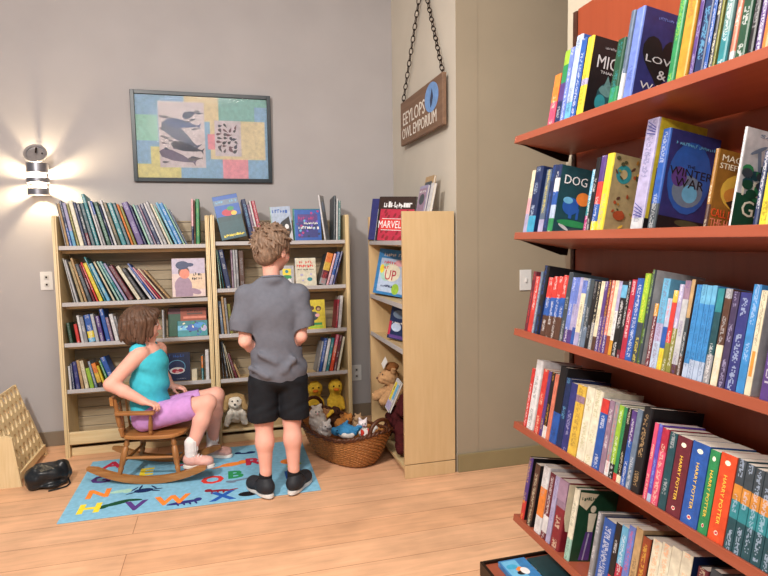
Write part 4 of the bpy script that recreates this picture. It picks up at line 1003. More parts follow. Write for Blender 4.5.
def a_photo(o, t, h, d): prints(o, [rect('darkslate', d * .1, d * .9, h * .1, h * .85), oval('steel', d * .45, h * .4, d * .25, h * .2), oval('grey', d * .6, h * .6, d * .15, h * .1)])
def a_grey(o, t, h, d): prints(o, [rect('mauve', d * .08, d * .92, h * .08, h * .9), oval('darkslate', d * .5, h * .5, d * .3, h * .2)] + scribble('white', d * .1, d * .9, h * .75, h * .08))
SG = 'books on the sideways birch bookcase'
side_book(3.715, .962, 1.342, .28, .295, .016, 10, 'white', 'black', 'grey', 'red-and-black comic book with big white lettering, sideways bookcase', SG, a_marvel, roll=3, yaw=-48)
side_book(3.785, .936, 1.352, .17, .275, .010, 10, 'navy', 'indigo', 'white', 'thin navy book behind the red comic book, nearest its spine', SG, None, roll=2, yaw=-50)
side_book(3.765, .9575, .999, .29, .30, .012, 10, 'azure', 'azure', 'white', 'bright blue picture book with UP in red', SG, a_up, roll=6, yaw=-50)
side_book(3.47, .968, .742, .17, .215, .016, 10, 'black:.1,crimson:.5,navy', 'navy', 'white', 'dark blue chapter book below the bright blue picture book', SG, a_dark, roll=6, yaw=-52)
side_book(3.40, 1.165, 1.503, .15, .225, .014, 12, 'black', 'tan', 'grey', 'taller cream-framed dark book above the blank end panel', SG, a_photo)
side_book(3.375, 1.133, 1.503, .15, .165, .012, 12, 'white', 'lavender', 'grey', 'shorter grey-violet book in front of the cream-framed one', SG, a_grey)
side_book(3.20, 1.1385, 1.503, .05, .17, .018, 12, 'white', 'white', 'grey', 'small white book at the near end of the upper ledge', SG, None)

# ---- two books lying flat on the base deck
def a_deck(o, t, h, d):
    prints(o, [rect('skyblue', d * .05, d * .6, h * .05, h * .95), oval('orange', d * .5, h * .55, d * .14, h * .12), oval('black', d * .45, h * .42, d * .15, h * .08), oval('white', d * .62, h * .48, d * .15, h * .14), oval('cyan', d * .3, h * .7, d * .2, h * .1)])
DG = 'books lying on the red bookcase base'
book(T(.935, 1.715, .1458 + .02) @ Matrix.Rotation(R(-90), 4, 'X'), .02, .155, .105, 'azure', 'azure', 'white', 'p', 'sky-blue paperback lying flat on the red bookcase\'s low base', DG, a_deck)
book(T(1.05, 1.71, .1458 + .016) @ Matrix.Rotation(R(-90), 4, 'X'), .016, .155, .11, 'darkteal', 'darkteal', 'white', 'p', 'dark-green paperback lying flat beside the sky-blue one', DG, None)

# ================================================================== rug
def rug():
    x0, x1, y0, y1 = -.82, .47, 3.047, 3.875
    bm = bmesh.new(); add_box(bm, x0, x1, y0, y1, .0005, .006, .002)
    names = ['rug_blue']; mats_ = [mat('rug_blue', '86c0de', .95, .10, 40, .35, 900, spec=.1)]
    def mi(c):
        if c not in names: names.append(c); mats_.append(mat('rug_ink_' + c, c, .95, .1, 60, spec=.1))
        return names.index(c)
    def put(b2, c):
        k = mi(c)
        for f in b2.faces: f.material_index = k
        me = bpy.data.meshes.new('x'); b2.to_mesh(me); b2.free(); bm.from_mesh(me); bpy.data.meshes.remove(me)
    H = .112
    for ch, c, x, y in [('A', 'crimson', -.69, 3.775), ('G', 'purple', -.715, 3.56), ('N', 'orange', -.69, 3.355), ('H', 'yellow', -.70, 3.175), ('V', 'purple', -.478, 3.14), ('E', 'yellow', -.475, 3.60),
                        ('W', 'orange', -.30, 3.155), ('X', 'royal', -.045, 3.125), ('O', 'red', -.10, 3.36), ('B', 'green', .03, 3.40), ('R', 'crimson', .143, 3.575), ('J', 'yellow', .36, 3.65), ('Q', 'green', -.27, 3.72), ('T', 'crimson', -.25, 3.60), ('K', 'royal', .36, 3.30)]:
        b = text_bm(ch, .16, extrude=.0006, bold=.006)
        xs = [v.co.x for v in b.verts]; ys = [v.co.y for v in b.verts]
        sc = H / (max(ys) - min(ys)); wd = (max(xs) - min(xs)) * sc * 1.08
        cx, cy = (max(xs) + min(xs)) / 2, (max(ys) + min(ys)) / 2
        for v in b.verts: v.co = Vector(((v.co.x - cx) * sc * 1.08 + x, (v.co.y - cy) * sc + y, v.co.z + .0064))
        put(b, c)
    def blob(c, parts):
        b = bmesh.new()
        for n, (x, y, rx, ry, a) in enumerate(parts):
            vs = [b.verts.new((x + rx * math.cos(q) * math.cos(a) - ry * math.sin(q) * math.sin(a), y + rx * math.cos(q) * math.sin(a) + ry * math.sin(q) * math.cos(a), .0064 + n * .0001)) for q in [i * math.pi / 9 for i in range(18)]]
            b.faces.new(vs)
        put(b, c)
    blob('darkgreen', [(-.57, 3.20, .07, .022, .35), (-.50, 3.215, .05, .014, -.2), (-.63, 3.175, .03, .02, .8)])
    blob('mint', [(-.585, 3.35, .05, .02, .1), (-.545, 3.345, .025, .028, 0)])
    blob('navy', [(-.46, 3.325, .05, .028, 0)] + [(-.46 + dx, 3.325 + dy, .03, .006, a) for dx, dy, a in ((-.05, .03, 1), (-.06, -.02, .4), (.05, .03, -1), (.06, -.02, -.4), (.07, .0, 0), (-.02, .045, 1.4))])
    blob('indigo', [(-.24, 3.105, .085, .018, .12), (-.17, 3.12, .02, .022, 0)] + [(-.27 + i * .03, 3.09, .006, .025, .3) for i in range(4)])
    blob('darkred', [(-.07, 3.20, .06, .014, -.1), (-.12, 3.215, .02, .02, 0), (-.0, 3.19, .04, .008, .2)] + [(-.1 + i * .03, 3.18, .006, .02, 0) for i in range(3)])
    blob('steel', [(.04, 3.31, .06, .012, .2), (.0, 3.30, .03, .016, -.4), (.09, 3.32, .03, .01, .3)])
    blob('orange', [(.01, 3.565, .07, .03, .15), (.075, 3.585, .03, .03, 0), (-.06, 3.545, .05, .01, .4)])
    blob('navy', [(.09, 3.73, .06, .012, -.15), (.13, 3.735, .03, .02, 0), (.05, 3.745, .02, .02, 0)])
    blob('orange', [(.35, 3.51, .055, .045, 0)])
    blob('black', [(.085, 3.11, .05, .03, -.1), (.13, 3.115, .02, .02, 0)])
    blob('lime', [(.37, 3.44, .05, .02, .4)])
    o = bm_obj('alphabet_rug', bm, mats_)
    tag(o, 'light-blue alphabet rug with colourful letters under the rocking chair', 'rug')
rug()

# ================================================================== wall lamp
def sconce():
    cx, cy = -1.112, 4.205
    s = thing('wall_lamp', 'lit ribbed metal wall lamp left of the picture', 'lamp', (cx, 4.289, 1.66))
    ly = cy - 4.289
    m = mat('brushed_zinc', '8d8c93', .35, .1, 60, metal=.85, stretch=(1, 1, 12))
    bm = bmesh.new(); add_box(bm, -.035, .035, -.016, 0, .02, .20, .004); bm_obj('wall_plate', bm, m, s)
    def band(name, z0, z1, r):
        bm = bmesh.new(); n = 40; V = []
        for z in (z0, z1):
            for rr in (r, r - .003):
                V.append([bm.verts.new((rr * math.cos(a), ly + rr * math.sin(a), z)) for a in [i * 2 * math.pi / n for i in range(n)]])
        for i in range(n):
            j = (i + 1) % n
            for a, b in ((0, 2), (2, 3), (3, 1), (1, 0)): bm.faces.new((V[a][i], V[a][j], V[b][j], V[b][i]))
        bmesh.ops.recalc_face_normals(bm, faces=bm.faces); bm_obj(name, bm, m, s, angle=40)
    band('metal_band', .006, .046, .064); band('metal_band', .082, .112, .066); band('metal_band', .146, .205, .064)
    for a in (200, 340, 90):
        bm = bmesh.new(); x, y = .058 * math.cos(R(a)), ly + .058 * math.sin(R(a)); add_box(bm, x - .003, x + .003, y - .003, y + .003, .006, .205); bm_obj('upright_rod', bm, m, s)
    # tilted round cap with a raised rim
    bm = bmesh.new(); n = 36; mt = T(0, ly - .02, .262) @ Matrix.Rotation(R(62), 4, 'X')
    rings = [(0, .0), (.050, .0), (.054, .010), (.066, .012), (.068, .0), (.066, -.006), (0, -.006)]
    prev = None
    for r, z in rings:
        cur = [bm.verts.new(mt @ Vector((r * math.cos(a), r * math.sin(a), z))) for a in [i * 2 * math.pi / n for i in range(n)]] if r else [bm.verts.new(mt @ Vector((0, 0, z)))]
        if prev:
            for i in range(n):
                j = (i + 1) % n
                if len(prev) == 1: bm.faces.new((prev[0], cur[i], cur[j]))
                elif len(cur) == 1: bm.faces.new((prev[i], cur[0], prev[j]))
                else: bm.faces.new((prev[i], cur[i], cur[j], prev[j]))
        prev = cur
    bmesh.ops.recalc_face_normals(bm, faces=bm.faces); bm_obj('round_cap', bm, mat('zinc_cap', 'b4b4b8', .3, .15, 30, metal=.8), s, angle=40)
    bm = bmesh.new(); add_box(bm, -.005, .005, -.02, .02, .0102, .016, .002, mt @ T(.004, .018, 0)); add_box(bm, .035, .043, -.004, .004, .002, .012, .002, mt); bm_obj('cap_screws', bm, M_METAL_DK, s)
    bm = bmesh.new(); add_box(bm, -.006, .006, -.082, -.012, .205, .262, .001); bm_obj('cap_bracket', bm, m, s)
    em = bpy.data.materials.new('warm_bulb'); em.use_nodes = True; b = em.node_tree.nodes['Principled BSDF']
    b.inputs['Base Color'].default_value = (1, .9, .7, 1); b.inputs['Emission Color'].default_value = (1, .78, .48, 1); b.inputs['Emission Strength'].default_value = 2400
    bm = bmesh.new(); bmesh.ops.create_uvsphere(bm, u_segments=20, v_segments=12, radius=.011, matrix=T(0, ly, .098) @ Matrix.Diagonal((1, 1, 1.5, 1)))
    bm_obj('bulb', bm, em, s, True)
sconce()

# ================================================================== framed picture
def framed_picture():
    x0, x1, z0, z1 = -.552, .3635, 1.766, 2.367
    p = thing('framed_picture', 'black-framed patchwork print with two white animal sheets on back wall', 'picture', ((x0 + x1) / 2, 4.288, z0))
    w_, h_ = x1 - x0, z1 - z0; hw = w_ / 2
    mt = Matrix.Rotation(R(1.5), 4, 'X')
    fm = mat('frame_dark', '18242c', .35, .1, 30); bm = bmesh.new(); f = .026
    for a in ((-hw, -hw + f, 0, h_), (hw - f, hw, 0, h_), (-hw + f, hw - f, 0, f), (-hw + f, hw - f, h_ - f, h_)): add_box(bm, a[0], a[1], -.028, -.004, a[2], a[3], .002, mt)
    bm_obj('frame', bm, fm, p)
    V = [(-hw + f, -.014, f), (hw - f, -.014, f), (hw - f, -.014, h_ - f), (-hw + f, -.014, h_ - f)]
    bk = box_obj('backing_board', -hw + f, hw - f, -.012, -.004, f, h_ - f, mat('backing', '8fb4cc', .6), p, 0, mt)
    px = lambda u: -hw + f + u * (w_ - 2 * f)
    pz = lambda v: f + v * (h_ - 2 * f)
    B, G, Yl, Pk, Tl, Cr = '98c2e4', 'a4dccf', 'e8e2a0', 'f0a4b4', '8fc6c2', 'eadcb6'
    q = [(0, 1, 0, 1, B), (0, .16, .45, .76, G), (.10, .24, .15, .38, Yl), (0, .32, 0, .17, Yl), (.32, .64, 0, .16, B), (.64, .84, 0, .25, Pk), (.84, 1, 0, .24, B), (.55, .98, .24, .75, Cr), (.62, 1, .72, 1, Tl), (.36, .62, .7, 1, Cr), (.9, 1, .72, .9, B), (.53, .62, .36, .55, Pk), (0, .16, .76, 1, B)]
    prints_ = [rect(c, px(a), px(b), pz(e), pz(g)) for a, b, e, g, c in q]
    pa = prints(p, prints_, 'patchwork', off=.0005, y0=-.012); pa.matrix_local = mt
    a = prints(p, [rect('e3dbe2', px(.165), px(.51), pz(.13), pz(.93))], 'print_sheet', off=.0014, y0=-.012); a.matrix_local = mt
    c = prints(p, [rect('dfd6de', px(.585), px(.79), pz(.28), pz(.72))], 'print_sheet', off=.0014, y0=-.012); c.matrix_local = mt
    def whale(u, v, ln, th, rot, col):
        top = [(-.5, 0), (-.42, .35), (-.2, .5), (.1, .35), (.32, .12), (.42, .1), (.5, .4), (.47, .02), (.5, -.3), (.41, -.05), (.2, -.25), (-.1, -.45), (-.4, -.4)]
        cr_, sr_ = math.cos(rot), math.sin(rot)
        return (col, [(px(u) + ln * x * cr_ - th * y * sr_, pz(v) + ln * x * sr_ + th * y * cr_) for x, y in top])
    ws = [whale(.325, .52, .29, .095, -.62, '5f6884'), whale(.345, .66, .24, .065, -.12, '4a5c8e'), whale(.375, .375, .22, .065, -.22, '3f4458'), whale(.30, .255, .25, .07, -.30, '756b86'), whale(.40, .78, .10, .05, .4, '3e4a6e'), whale(.22, .74, .06, .02, 0, '4a4d5e'), whale(.43, .24, .1, .03, .1, '6d6a74')]
    for i in range(22):
        ws.append(whale(random.choice([random.uniform(.19, .25), random.uniform(.42, .48), random.uniform(.2, .48)]), random.choice([.2, .26, .36, .43, .47, .52, .6, .7, .74, .8]) + random.uniform(-.02, .02), random.uniform(.03, .055), random.uniform(.009, .016), random.uniform(-.5, .3), random.choice(['55596c', '6b6478', '3b4a66'])))
    w1 = prints(a, ws + scribble('a09aa6', px(.27), px(.42), pz(.875), .008), 'animal_shapes', off=.0022, y0=-.012)
    bs = []
    for i in range(4):
        for j in range(7):
            if random.random() < .9: bs.append(whale(.625 + i * .04 + random.uniform(-.008, .008), .35 + j * .05 + random.uniform(-.01, .01), random.uniform(.025, .045), random.uniform(.014, .026), random.uniform(-1.2, 1.2), random.choice(['3a3d48', '55505c', '6b4a58', '454a5e'])))
    w2 = prints(c, bs, 'animal_shapes', off=.0022, y0=-.012)
    g = bpy.data.materials.new('picture_glass'); g.use_nodes = True; gb = g.node_tree.nodes['Principled BSDF']
    gb.inputs['Roughness'].default_value = .04; gb.inputs['Transmission Weight'].default_value = 1; gb.inputs['IOR'].default_value = 1.12; gb.inputs['Base Color'].default_value = (1, 1, 1, 1); 
    box_obj('glass', -hw + f, hw - f, -.0172, -.0162, f, h_ - f, g, p, 0, mt)
framed_picture()

# ================================================================== hanging wooden sign
def sign():
    y0, y1, z0, z1, x = 3.142, 3.938, 1.993, 2.283, 1.236
    s = thing('hanging_sign', 'wooden shop sign with white lettering hanging from a chain', 'sign', (x, (y0 + y1) / 2, z0))
    hl = (y1 - y0) / 2; h = z1 - z0
    box_obj('board', -.012, .012, -hl, hl, 0, h, wood('sign_wood', '7f624c', '6a4f3c', .6, 'y', 5), s, .003)
    # faces -x: reading direction runs towards -y
    FX = Matrix(((0, 0, -1, 0), (-1, 0, 0, 0), (0, 1, 0, 0), (0, 0, 0, 1)))
    wm = mat('sign_paint', 'd8d2c8', .6, .05, 40)
    text_obj('lettering', 'EEYLOPS', .1, wm, s, T(-.0128, .12, h * .58) @ FX, .0006, (.44, .085))
    text_obj('lettering', 'OWL EMPORIUM', .1, wm, s, T(-.0128, .03, h * .25) @ FX, .0006, (.66, .072))
    bm = bmesh.new(); pts = [(-.22 + .115 * math.cos(a), h * .66 + .085 * math.sin(a)) for a in [i * math.pi / 16 for i in range(32)]]
    prism(bm, pts, -.0138, -.0122, 'x'); e = bm_obj('blue_badge', bm, mat('sign_blue', '6b93c9', .6, .15, 40), s)
    bm = bmesh.new(); prism(bm, [(-.205, h * .46), (-.20, h * .62), (-.232, h * .84), (-.252, h * .66), (-.225, h * .5)], -.0146, -.0136, 'x'); bm_obj('feather_mark', bm, mat('sign_dark', '2b3552', .6), e)
    def chain(pa, pb):
        bm = bmesh.new(); pa, pb = Vector(pa), Vector(pb); d = (pb - pa); n = max(4, int(d.length / .036)); st = d / n
        q = d.to_track_quat('Z', 'X').to_matrix()
        for i in range(n):
            c = pa + st * (i + .5); pts = []
            for k in range(14):
                a = k * 2 * math.pi / 14; lx, lz = .012 * math.cos(a), .0235 * math.sin(a)
                v = Vector((lx, 0, lz)) if i % 2 else Vector((0, lx, lz)); pts.append(c + q @ v)
            tube(bm, pts, .0032, 6, closed=True)
        bm_obj('chain', bm, M_METAL_DK, s, angle=60)
    ap = (0.012, -.01, .93)
    chain((0, hl - .03, h + .016), (ap[0], ap[1] + .02, ap[2])); chain((0, -hl + .03, h + .016), (ap[0], ap[1] - .02, ap[2]))
    for y in (hl - .03, -hl + .03): tube_obj('eye_hook', [(0, y, h - .004)] + [(0, y + .009 * math.sin(a), h + .012 - .009 * math.cos(a)) for a in [i * .5 for i in range(12)]], .0025, M_METAL_DK, s, 6)
    tube_obj('wall_hook', [(.033, -.01, ap[2] + .01), (.005, -.01, ap[2] + .01), (.0, -.01, ap[2] + .03)], .005, M_METAL_DK, s, 8)
sign()

# ================================================================== wall plates
M_PLATE = mat('switch_plastic', 'd9d8d6', .4, .03, 30)
def plate(label, x, z, wall_y, kind, w_=.075, h_=.12):
    p = thing('outlet' if kind == 'o' else 'light_switch', label, 'outlet' if kind == 'o' else 'light switch', (x, wall_y, z))
    box_obj('cover_plate', -w_ / 2, w_ / 2, -.006, 0, -h_ / 2, h_ / 2, M_PLATE, p, .002)
    if kind == 'o':
        for dz in (-.024, .024):
            b = box_obj('socket', -.014, .014, -.0085, -.006, dz - .014, dz + .014, mat('socket_plastic', 'c8c7c4', .4), p, .002)
            box_obj('slots', -.006, .006, -.0092, -.0085, dz - .006, dz + .006, M_METAL_DK, b)
    else:
        box_obj('toggle', -.005, .005, -.016, -.006, -.012, .012, M_PLATE, p, .002)
plate('white outlet plate on back wall left of the left bookcase', -1.120, 1.112, 4.2895, 'o')
plate('dim outlet plate on back wall in the gap between bookcases', .955, .34, 4.2895, 'o')
plate('white light switch on the taupe wall beside the red bookcase', 1.700, 1.103, 3.0573, 's')

# ================================================================== perforated wooden rack, left edge
def rack():
    r = thing('wooden_rack', 'low pale wooden rack with rows of oval holes, left edge', 'rack', (-1.13, 3.6, 0))
    wd = wood('pale_pine', 'e3cda2', 'd4bb8c', .5, 'z')
    # near side panel and far side panel (x to the left is negative, y 0 .. .52)
    bm = bmesh.new(); prism(bm, [(0, 0), (-.42, 0), (-.42, .31), (-.06, .292), (-.034, .282)], 0, .018, 'y'); bm_obj('side_panel', bm, wd, r)
    bm = bmesh.new(); prism(bm, [(.0, 0), (-.34, 0), (-.34, .36), (-.12, .315), (-.097, .30)], .50, .518, 'y'); bm_obj('side_panel', bm, wd, r)
    # leaning board with elongated holes
    bm = bmesh.new(); ny, nz, cy, cz = 7, 6, .48 / 7, .46 / 6; th = .014; n = 16
    for i in range(ny):
        for j in range(nz):
            y0, z0 = i * cy, j * cz; yc, zc = y0 + cy / 2, z0 + cz / 2
            for x in (0, th):
                inn = [bm.verts.new((x, yc + cy * .34 * math.cos(a), zc + cz * .38 * math.sin(a))) for a in [k * 2 * math.pi / n for k in range(n)]]
                out = []
                for k in range(n):
                    a = k * 2 * math.pi / n; c, s = math.cos(a), math.sin(a); m_ = max(abs(c), abs(s)); out.append(bm.verts.new((x, yc + cy / 2 * c / m_, zc + cz / 2 * s / m_)))
                for k in range(n):
                    f = (inn[k], out[k], out[(k + 1) % n], inn[(k + 1) % n]); bm.faces.new(f if x else f[::-1])
                if x == 0: i0 = inn
                else:
                    for k in range(n): bm.faces.new((i0[k], i0[(k + 1) % n], inn[(k + 1) % n], inn[k]))
    bmesh.ops.remove_doubles(bm, verts=bm.verts, dist=1e-5)
    be = [e for e in bm.edges if e.is_boundary]; bmesh.ops.bridge_loops(bm, edges=be)
    mt = T(-.027, .0195, .035) @ Matrix.Rotation(R(-17.5), 4, 'Y')
    bmesh.ops.transform(bm, matrix=mt, verts=bm.verts); bm_obj('perforated_board', bm, wd, r)
    bm = bmesh.new(); add_box(bm, -.02, -.006, .0185, .4995, .03, .075, .002); bm_obj('front_rail', bm, wd, r)
rack()

# ================================================================== black bag on the floor
def noise3(a, f, seed=0):
    return lambda X, Y, Z: a * (np.sin(X * f + 1.3 * np.sin(Y * f * .7 + seed) + seed) * np.sin(Y * f * 1.1 + np.sin(Z * f * .9) + 2 * seed) + .5 * np.sin(Z * f * 1.7 + X * f * .8 + seed))
def bag():
    b = thing('bag', 'crumpled black bag lying on floor between rack and bookcase', 'bag', (0, 0, 0))
    m = mat('black_leather', '1a1e22', .32, .2, 12, .2, 60)
    cx, cy = -.985, 3.575
    solid_obj('pouch', [cap((cx - .06, cy - .03, .058), (cx + .05, cy + .02, .062), .050, .052, .03), ell((cx - .01, cy, .072), (.095, .075, .055), .03, (0, .1, .3)), ell((cx + .06, cy + .03, .082), (.04, .05, .05), .03), ell((cx - .06, cy - .02, .062), (.045, .05, .05), .03), ell((cx, cy, .02), (.10, .08, .017), .02, (0, 0, .3))], .006, m, b, noise3(.005, 55, 1))
    tube_obj('strap', [(cx + .088, cy + .02, .04), (cx + .11, cy - .02, .008), (cx + .10, cy - .06, .006), (cx + .06, cy - .085, .006), (cx + .02, cy - .10, .006)], .0045, m, b, 6)
    return b
bag()

# ================================================================== wicker basket and the toys in it
def basket():
    ax = Vector((.45, -.893, 0)); cxy = Vector((.695, 3.50, 0)); ang = math.atan2(ax.y, ax.x)
    b = thing('wicker_basket', 'brown wicker basket full of stuffed toys beside the standing boy', 'basket', cxy, ang)
    wk = mat('wicker', 'ad7440', .38, .42, 90, .3, 220); wk2 = mat('wicker_dark', '4f2a16', .45, .3, 60, .2, 200)
    bm = bmesh.new(); NU, NV, NW = 180, 66, 22
    def pt(u, v, inner=False):
        a = u * 2 * math.pi; c, s = math.cos(a), math.sin(a); hh = .165 + .065 * abs(c) ** 2.2
        fl = v ** .75
        L_, W_ = .225 + .125 * fl, .125 + .065 * fl
        e = .8; x = L_ * math.copysign(abs(c) ** e, c); y = W_ * math.copysign(abs(s) ** e, s)
        row = v * NW; w_ = .0055 * math.sin(a * 30 + math.pi * math.floor(row)) * (.5 + .5 * abs(math.sin(math.pi * row))) + .0035 * abs(math.sin(math.pi * row))
        k = -.012 if inner else w_
        r = math.hypot(x, y) or 1; return Vector((x + x / r * k, y + y / r * k, .006 + v * hh))
    for inner in (False, True):
        G = [[bm.verts.new(pt(i / NU, j / NV, inner)) for i in range(NU)] for j in range(NV + 1)]
        for j in range(NV):
            for i in range(NU):
                f = (G[j][i], G[j][(i + 1) % NU], G[j + 1][(i + 1) % NU], G[j + 1][i]); bm.faces.new(f[::-1] if inner else f)
        bt = G[0]; c = bm.verts.new((0, 0, .004 if not inner else .012))
        for i in range(NU):
            f = (c, bt[(i + 1) % NU], bt[i]); bm.faces.new(f[::-1] if inner else f)
        if not inner: topo = G[NV]
        else:
            for i in range(NU): bm.faces.new((topo[i], topo[(i + 1) % NU], G[NV][(i + 1) % NU], G[NV][i]))
    bm_obj('woven_body', bm, wk, b, smooth=True)
    bm = bmesh.new()
    for ph in (0, 1):
        pts = []
        for i in range(120):
            p = pt(i / 120, 1.0); a = i / 120 * 2 * math.pi * 26 + ph * math.pi; d = Vector((p.x, p.y, 0)).normalized()
            pts.append(p + d * .007 * math.cos(a) + Vector((0, 0, .004 + .007 * math.sin(a))))
        tube(bm, pts, .0085, 6, closed=True)
    bm_obj('braided_rim', bm, wk2, b, smooth=True)
    for s in (-1, 1):
        pts = []
        for i in range(17):
            t = i / 16 * math.pi; y = .075 * math.cos(t); z = .225 + .085 * math.sin(t) ** .8 if 0 < i < 16 else .225
            pts.append((s * (.330 + .012 * math.sin(t)), y, z))
        tube_obj('handle', pts, .012, wk2, b, 8)
    return b
basket()

def fluffy(amp=.003, f=140, seed=0): return noise3(amp, f, seed)
def plush(name, label, cat, color, prims, res=.006, eyes=(), nose=None, extra=(), group='stuffed toys', amp=.003, f=120, off=(0, 0, 0)):
    A_ = lambda v: tuple(a + b for a, b in zip(v, off))
    mv = lambda ps: [(q[0], A_(q[1]), A_(q[2])) + q[3:] if q[0] == 'c' else (q[0], A_(q[1])) + q[2:] for q in ps]
    prims = mv(prims); eyes = [A_(e[:3]) + (e[3],) for e in eyes]; nose = A_(nose[:3]) + nose[3:] if nose else None; extra = [(a, b, mv(c)) for a, b, c in extra]
    p = thing(name, label, cat, (0, 0, 0), group=group)
    solid_obj('body', prims, res, mat('plush_' + color, color, .95, .12, 60, .5, 300, spec=.1), p, fluffy(amp, f, len(label)))
    for e in eyes:
        bm = bmesh.new(); bmesh.ops.create_uvsphere(bm, u_segments=10, v_segments=8, radius=e[3], matrix=T(*e[:3])); bm_obj('eye', bm, mat('toy_eye', '15120f', .2), p, True)
    if nose:
        bm = bmesh.new(); bmesh.ops.create_uvsphere(bm, u_segments=10, v_segments=8, radius=nose[3], matrix=T(*nose[:3])); bm_obj('nose', bm, mat('toy_' + nose[4], nose[4], .5), p, True)
    for nm, c, pr in extra: solid_obj(nm, pr, .005, mat('plush_' + c, c, .95, .12, 60, .4, 300, spec=.1), p, fluffy(amp * .5, 140, 3))
    return p
BT = 'stuffed toys in the wicker basket'
plush('stuffed_toy', 'white fluffy stuffed toy at the far left end of the basket', 'stuffed toy', 'e6e0d8', [ell((.588, 3.655, .19), (.055, .055, .075), .03), ell((.58, 3.63, .262), (.036, .036, .034), .02), ell((.553, 3.63, .245), (.02, .02, .02), .02), cap((.56, 3.62, .29), (.55, 3.615, .302), .012, .009, .01), cap((.60, 3.635, .29), (.61, 3.635, .304), .012, .009, .01)], .005, eyes=((.57, 3.595, .268, .005), (.59, 3.595, .268, .005)), nose=(.58, 3.592, .257, .005, 'pink'), group=BT, off=(-0.035, 0.012, 0))
plush('stuffed_toy', 'white-and-grey stuffed toy against the basket\'s left rim', 'stuffed toy', 'cfcac6', [ell((.612, 3.535, .165), (.048, .05, .045), .02), ell((.617, 3.50, .205), (.032, .03, .028), .02), cap((.60, 3.50, .225), (.592, 3.498, .24), .011, .008, .01), cap((.633, 3.505, .225), (.64, 3.505, .24), .011, .008, .01)], .005, eyes=((.607, 3.473, .212, .004), (.628, 3.475, .212, .004)), nose=(.617, 3.470, .2, .004, 'black'), group=BT, off=(-0.035, 0.0, 0))
plush('stuffed_toy', 'large blue stuffed fish lying across the middle of basket', 'stuffed toy', '3f86b8', [ell((.705, 3.455, .175), (.07, .055, .04), .02, (0, .1, -.3)), ell((.635, 3.475, .178), (.02, .03, .022), .02), cap((.762, 3.43, .19), (.785, 3.41, .21), .018, .012, .02), cap((.70, 3.47, .21), (.715, 3.48, .228), .015, .009, .015)], .005, eyes=((.645, 3.437, .19, .005),), extra=(('belly', 'd9d4cf', [ell((.70, 3.418, .166), (.05, .02, .024), .02, (0, .1, -.3))]),), group=BT, off=(-0.008, 0, 0.0))
plush('stuffed_toy', 'orange-brown stuffed animal near the basket\'s far rim', 'stuffed toy', 'c08043', [ell((.715, 3.565, .185), (.05, .045, .04), .02), ell((.745, 3.545, .222), (.03, .03, .026), .02), cap((.735, 3.55, .24), (.73, 3.552, .252), .011, .009, .01), cap((.762, 3.545, .24), (.769, 3.545, .252), .011, .009, .01)], .005, eyes=((.735, 3.518, .23, .004), (.755, 3.517, .23, .004)), nose=(.745, 3.514, .217, .005, 'brown'), group=BT, off=(-0.02, 0.005, 0))
plush('stuffed_toy', 'white-and-pink stuffed toy between the blue fish and red fish', 'stuffed toy', 'e9dde0', [ell((.797, 3.475, .175), (.036, .036, .034), .02), ell((.80, 3.447, .21), (.026, .026, .024), .02), cap((.785, 3.45, .228), (.778, 3.448, .243), .009, .007, .01), cap((.815, 3.45, .228), (.822, 3.448, .243), .009, .007, .01)], .005, eyes=((.793, 3.423, .216, .004), (.808, 3.423, .216, .004)), nose=(.80, 3.420, .205, .004, 'magenta'), group=BT, off=(0.005, 0.012, 0))
plush('stuffed_toy', 'tan stuffed toy by the basket rim nearest the dark plush', 'stuffed toy', 'a88a6a', [ell((.825, 3.545, .18), (.038, .04, .036), .02), ell((.832, 3.515, .215), (.025, .024, .022), .015), cap((.82, 3.52, .232), (.816, 3.52, .243), .008, .007, .01), cap((.846, 3.52, .232), (.851, 3.52, .243), .008, .007, .01)], .005, eyes=((.825, 3.492, .22, .004), (.839, 3.492, .22, .004)), nose=(.832, 3.489, .209, .004, 'black'), group=BT, off=(-0.035, 0.045, 0))
plush('stuffed_toy', 'red-and-white stuffed fish under the basket\'s near handle', 'stuffed toy', 'd8d4d0', [ell((.825, 3.375, .178), (.045, .036, .03), .02, (0, 0, -.4)), cap((.865, 3.395, .18), (.89, 3.405, .195), .012, .018, .015)], .0045, eyes=((.79, 3.368, .188, .004),), extra=(('red_stripes', 'c23a2e', [ell((.835, 3.362, .184), (.012, .03, .026), .01), ell((.80, 3.37, .182), (.014, .028, .022), .01)]),), group=BT, off=(-0.02, 0, 0))
plush('stuffed_toy', 'dark-brown stuffed toy with yellow beak under the far handle', 'stuffed toy', '4a2f22', [ell((.648, 3.66, .19), (.045, .05, .05), .02), ell((.655, 3.64, .25), (.034, .034, .032), .02), cap((.63, 3.62, .2), (.612, 3.6, .2), .014, .012, .01)], .005, eyes=((.645, 3.607, .262, .004), (.664, 3.607, .262, .004)), extra=(('yellow_beak', 'e3b93c', [cap((.628, 3.608, .262), (.60, 3.600, .236), .014, .009, .01)]),), group=BT, off=(0.01, 0.0, 0))
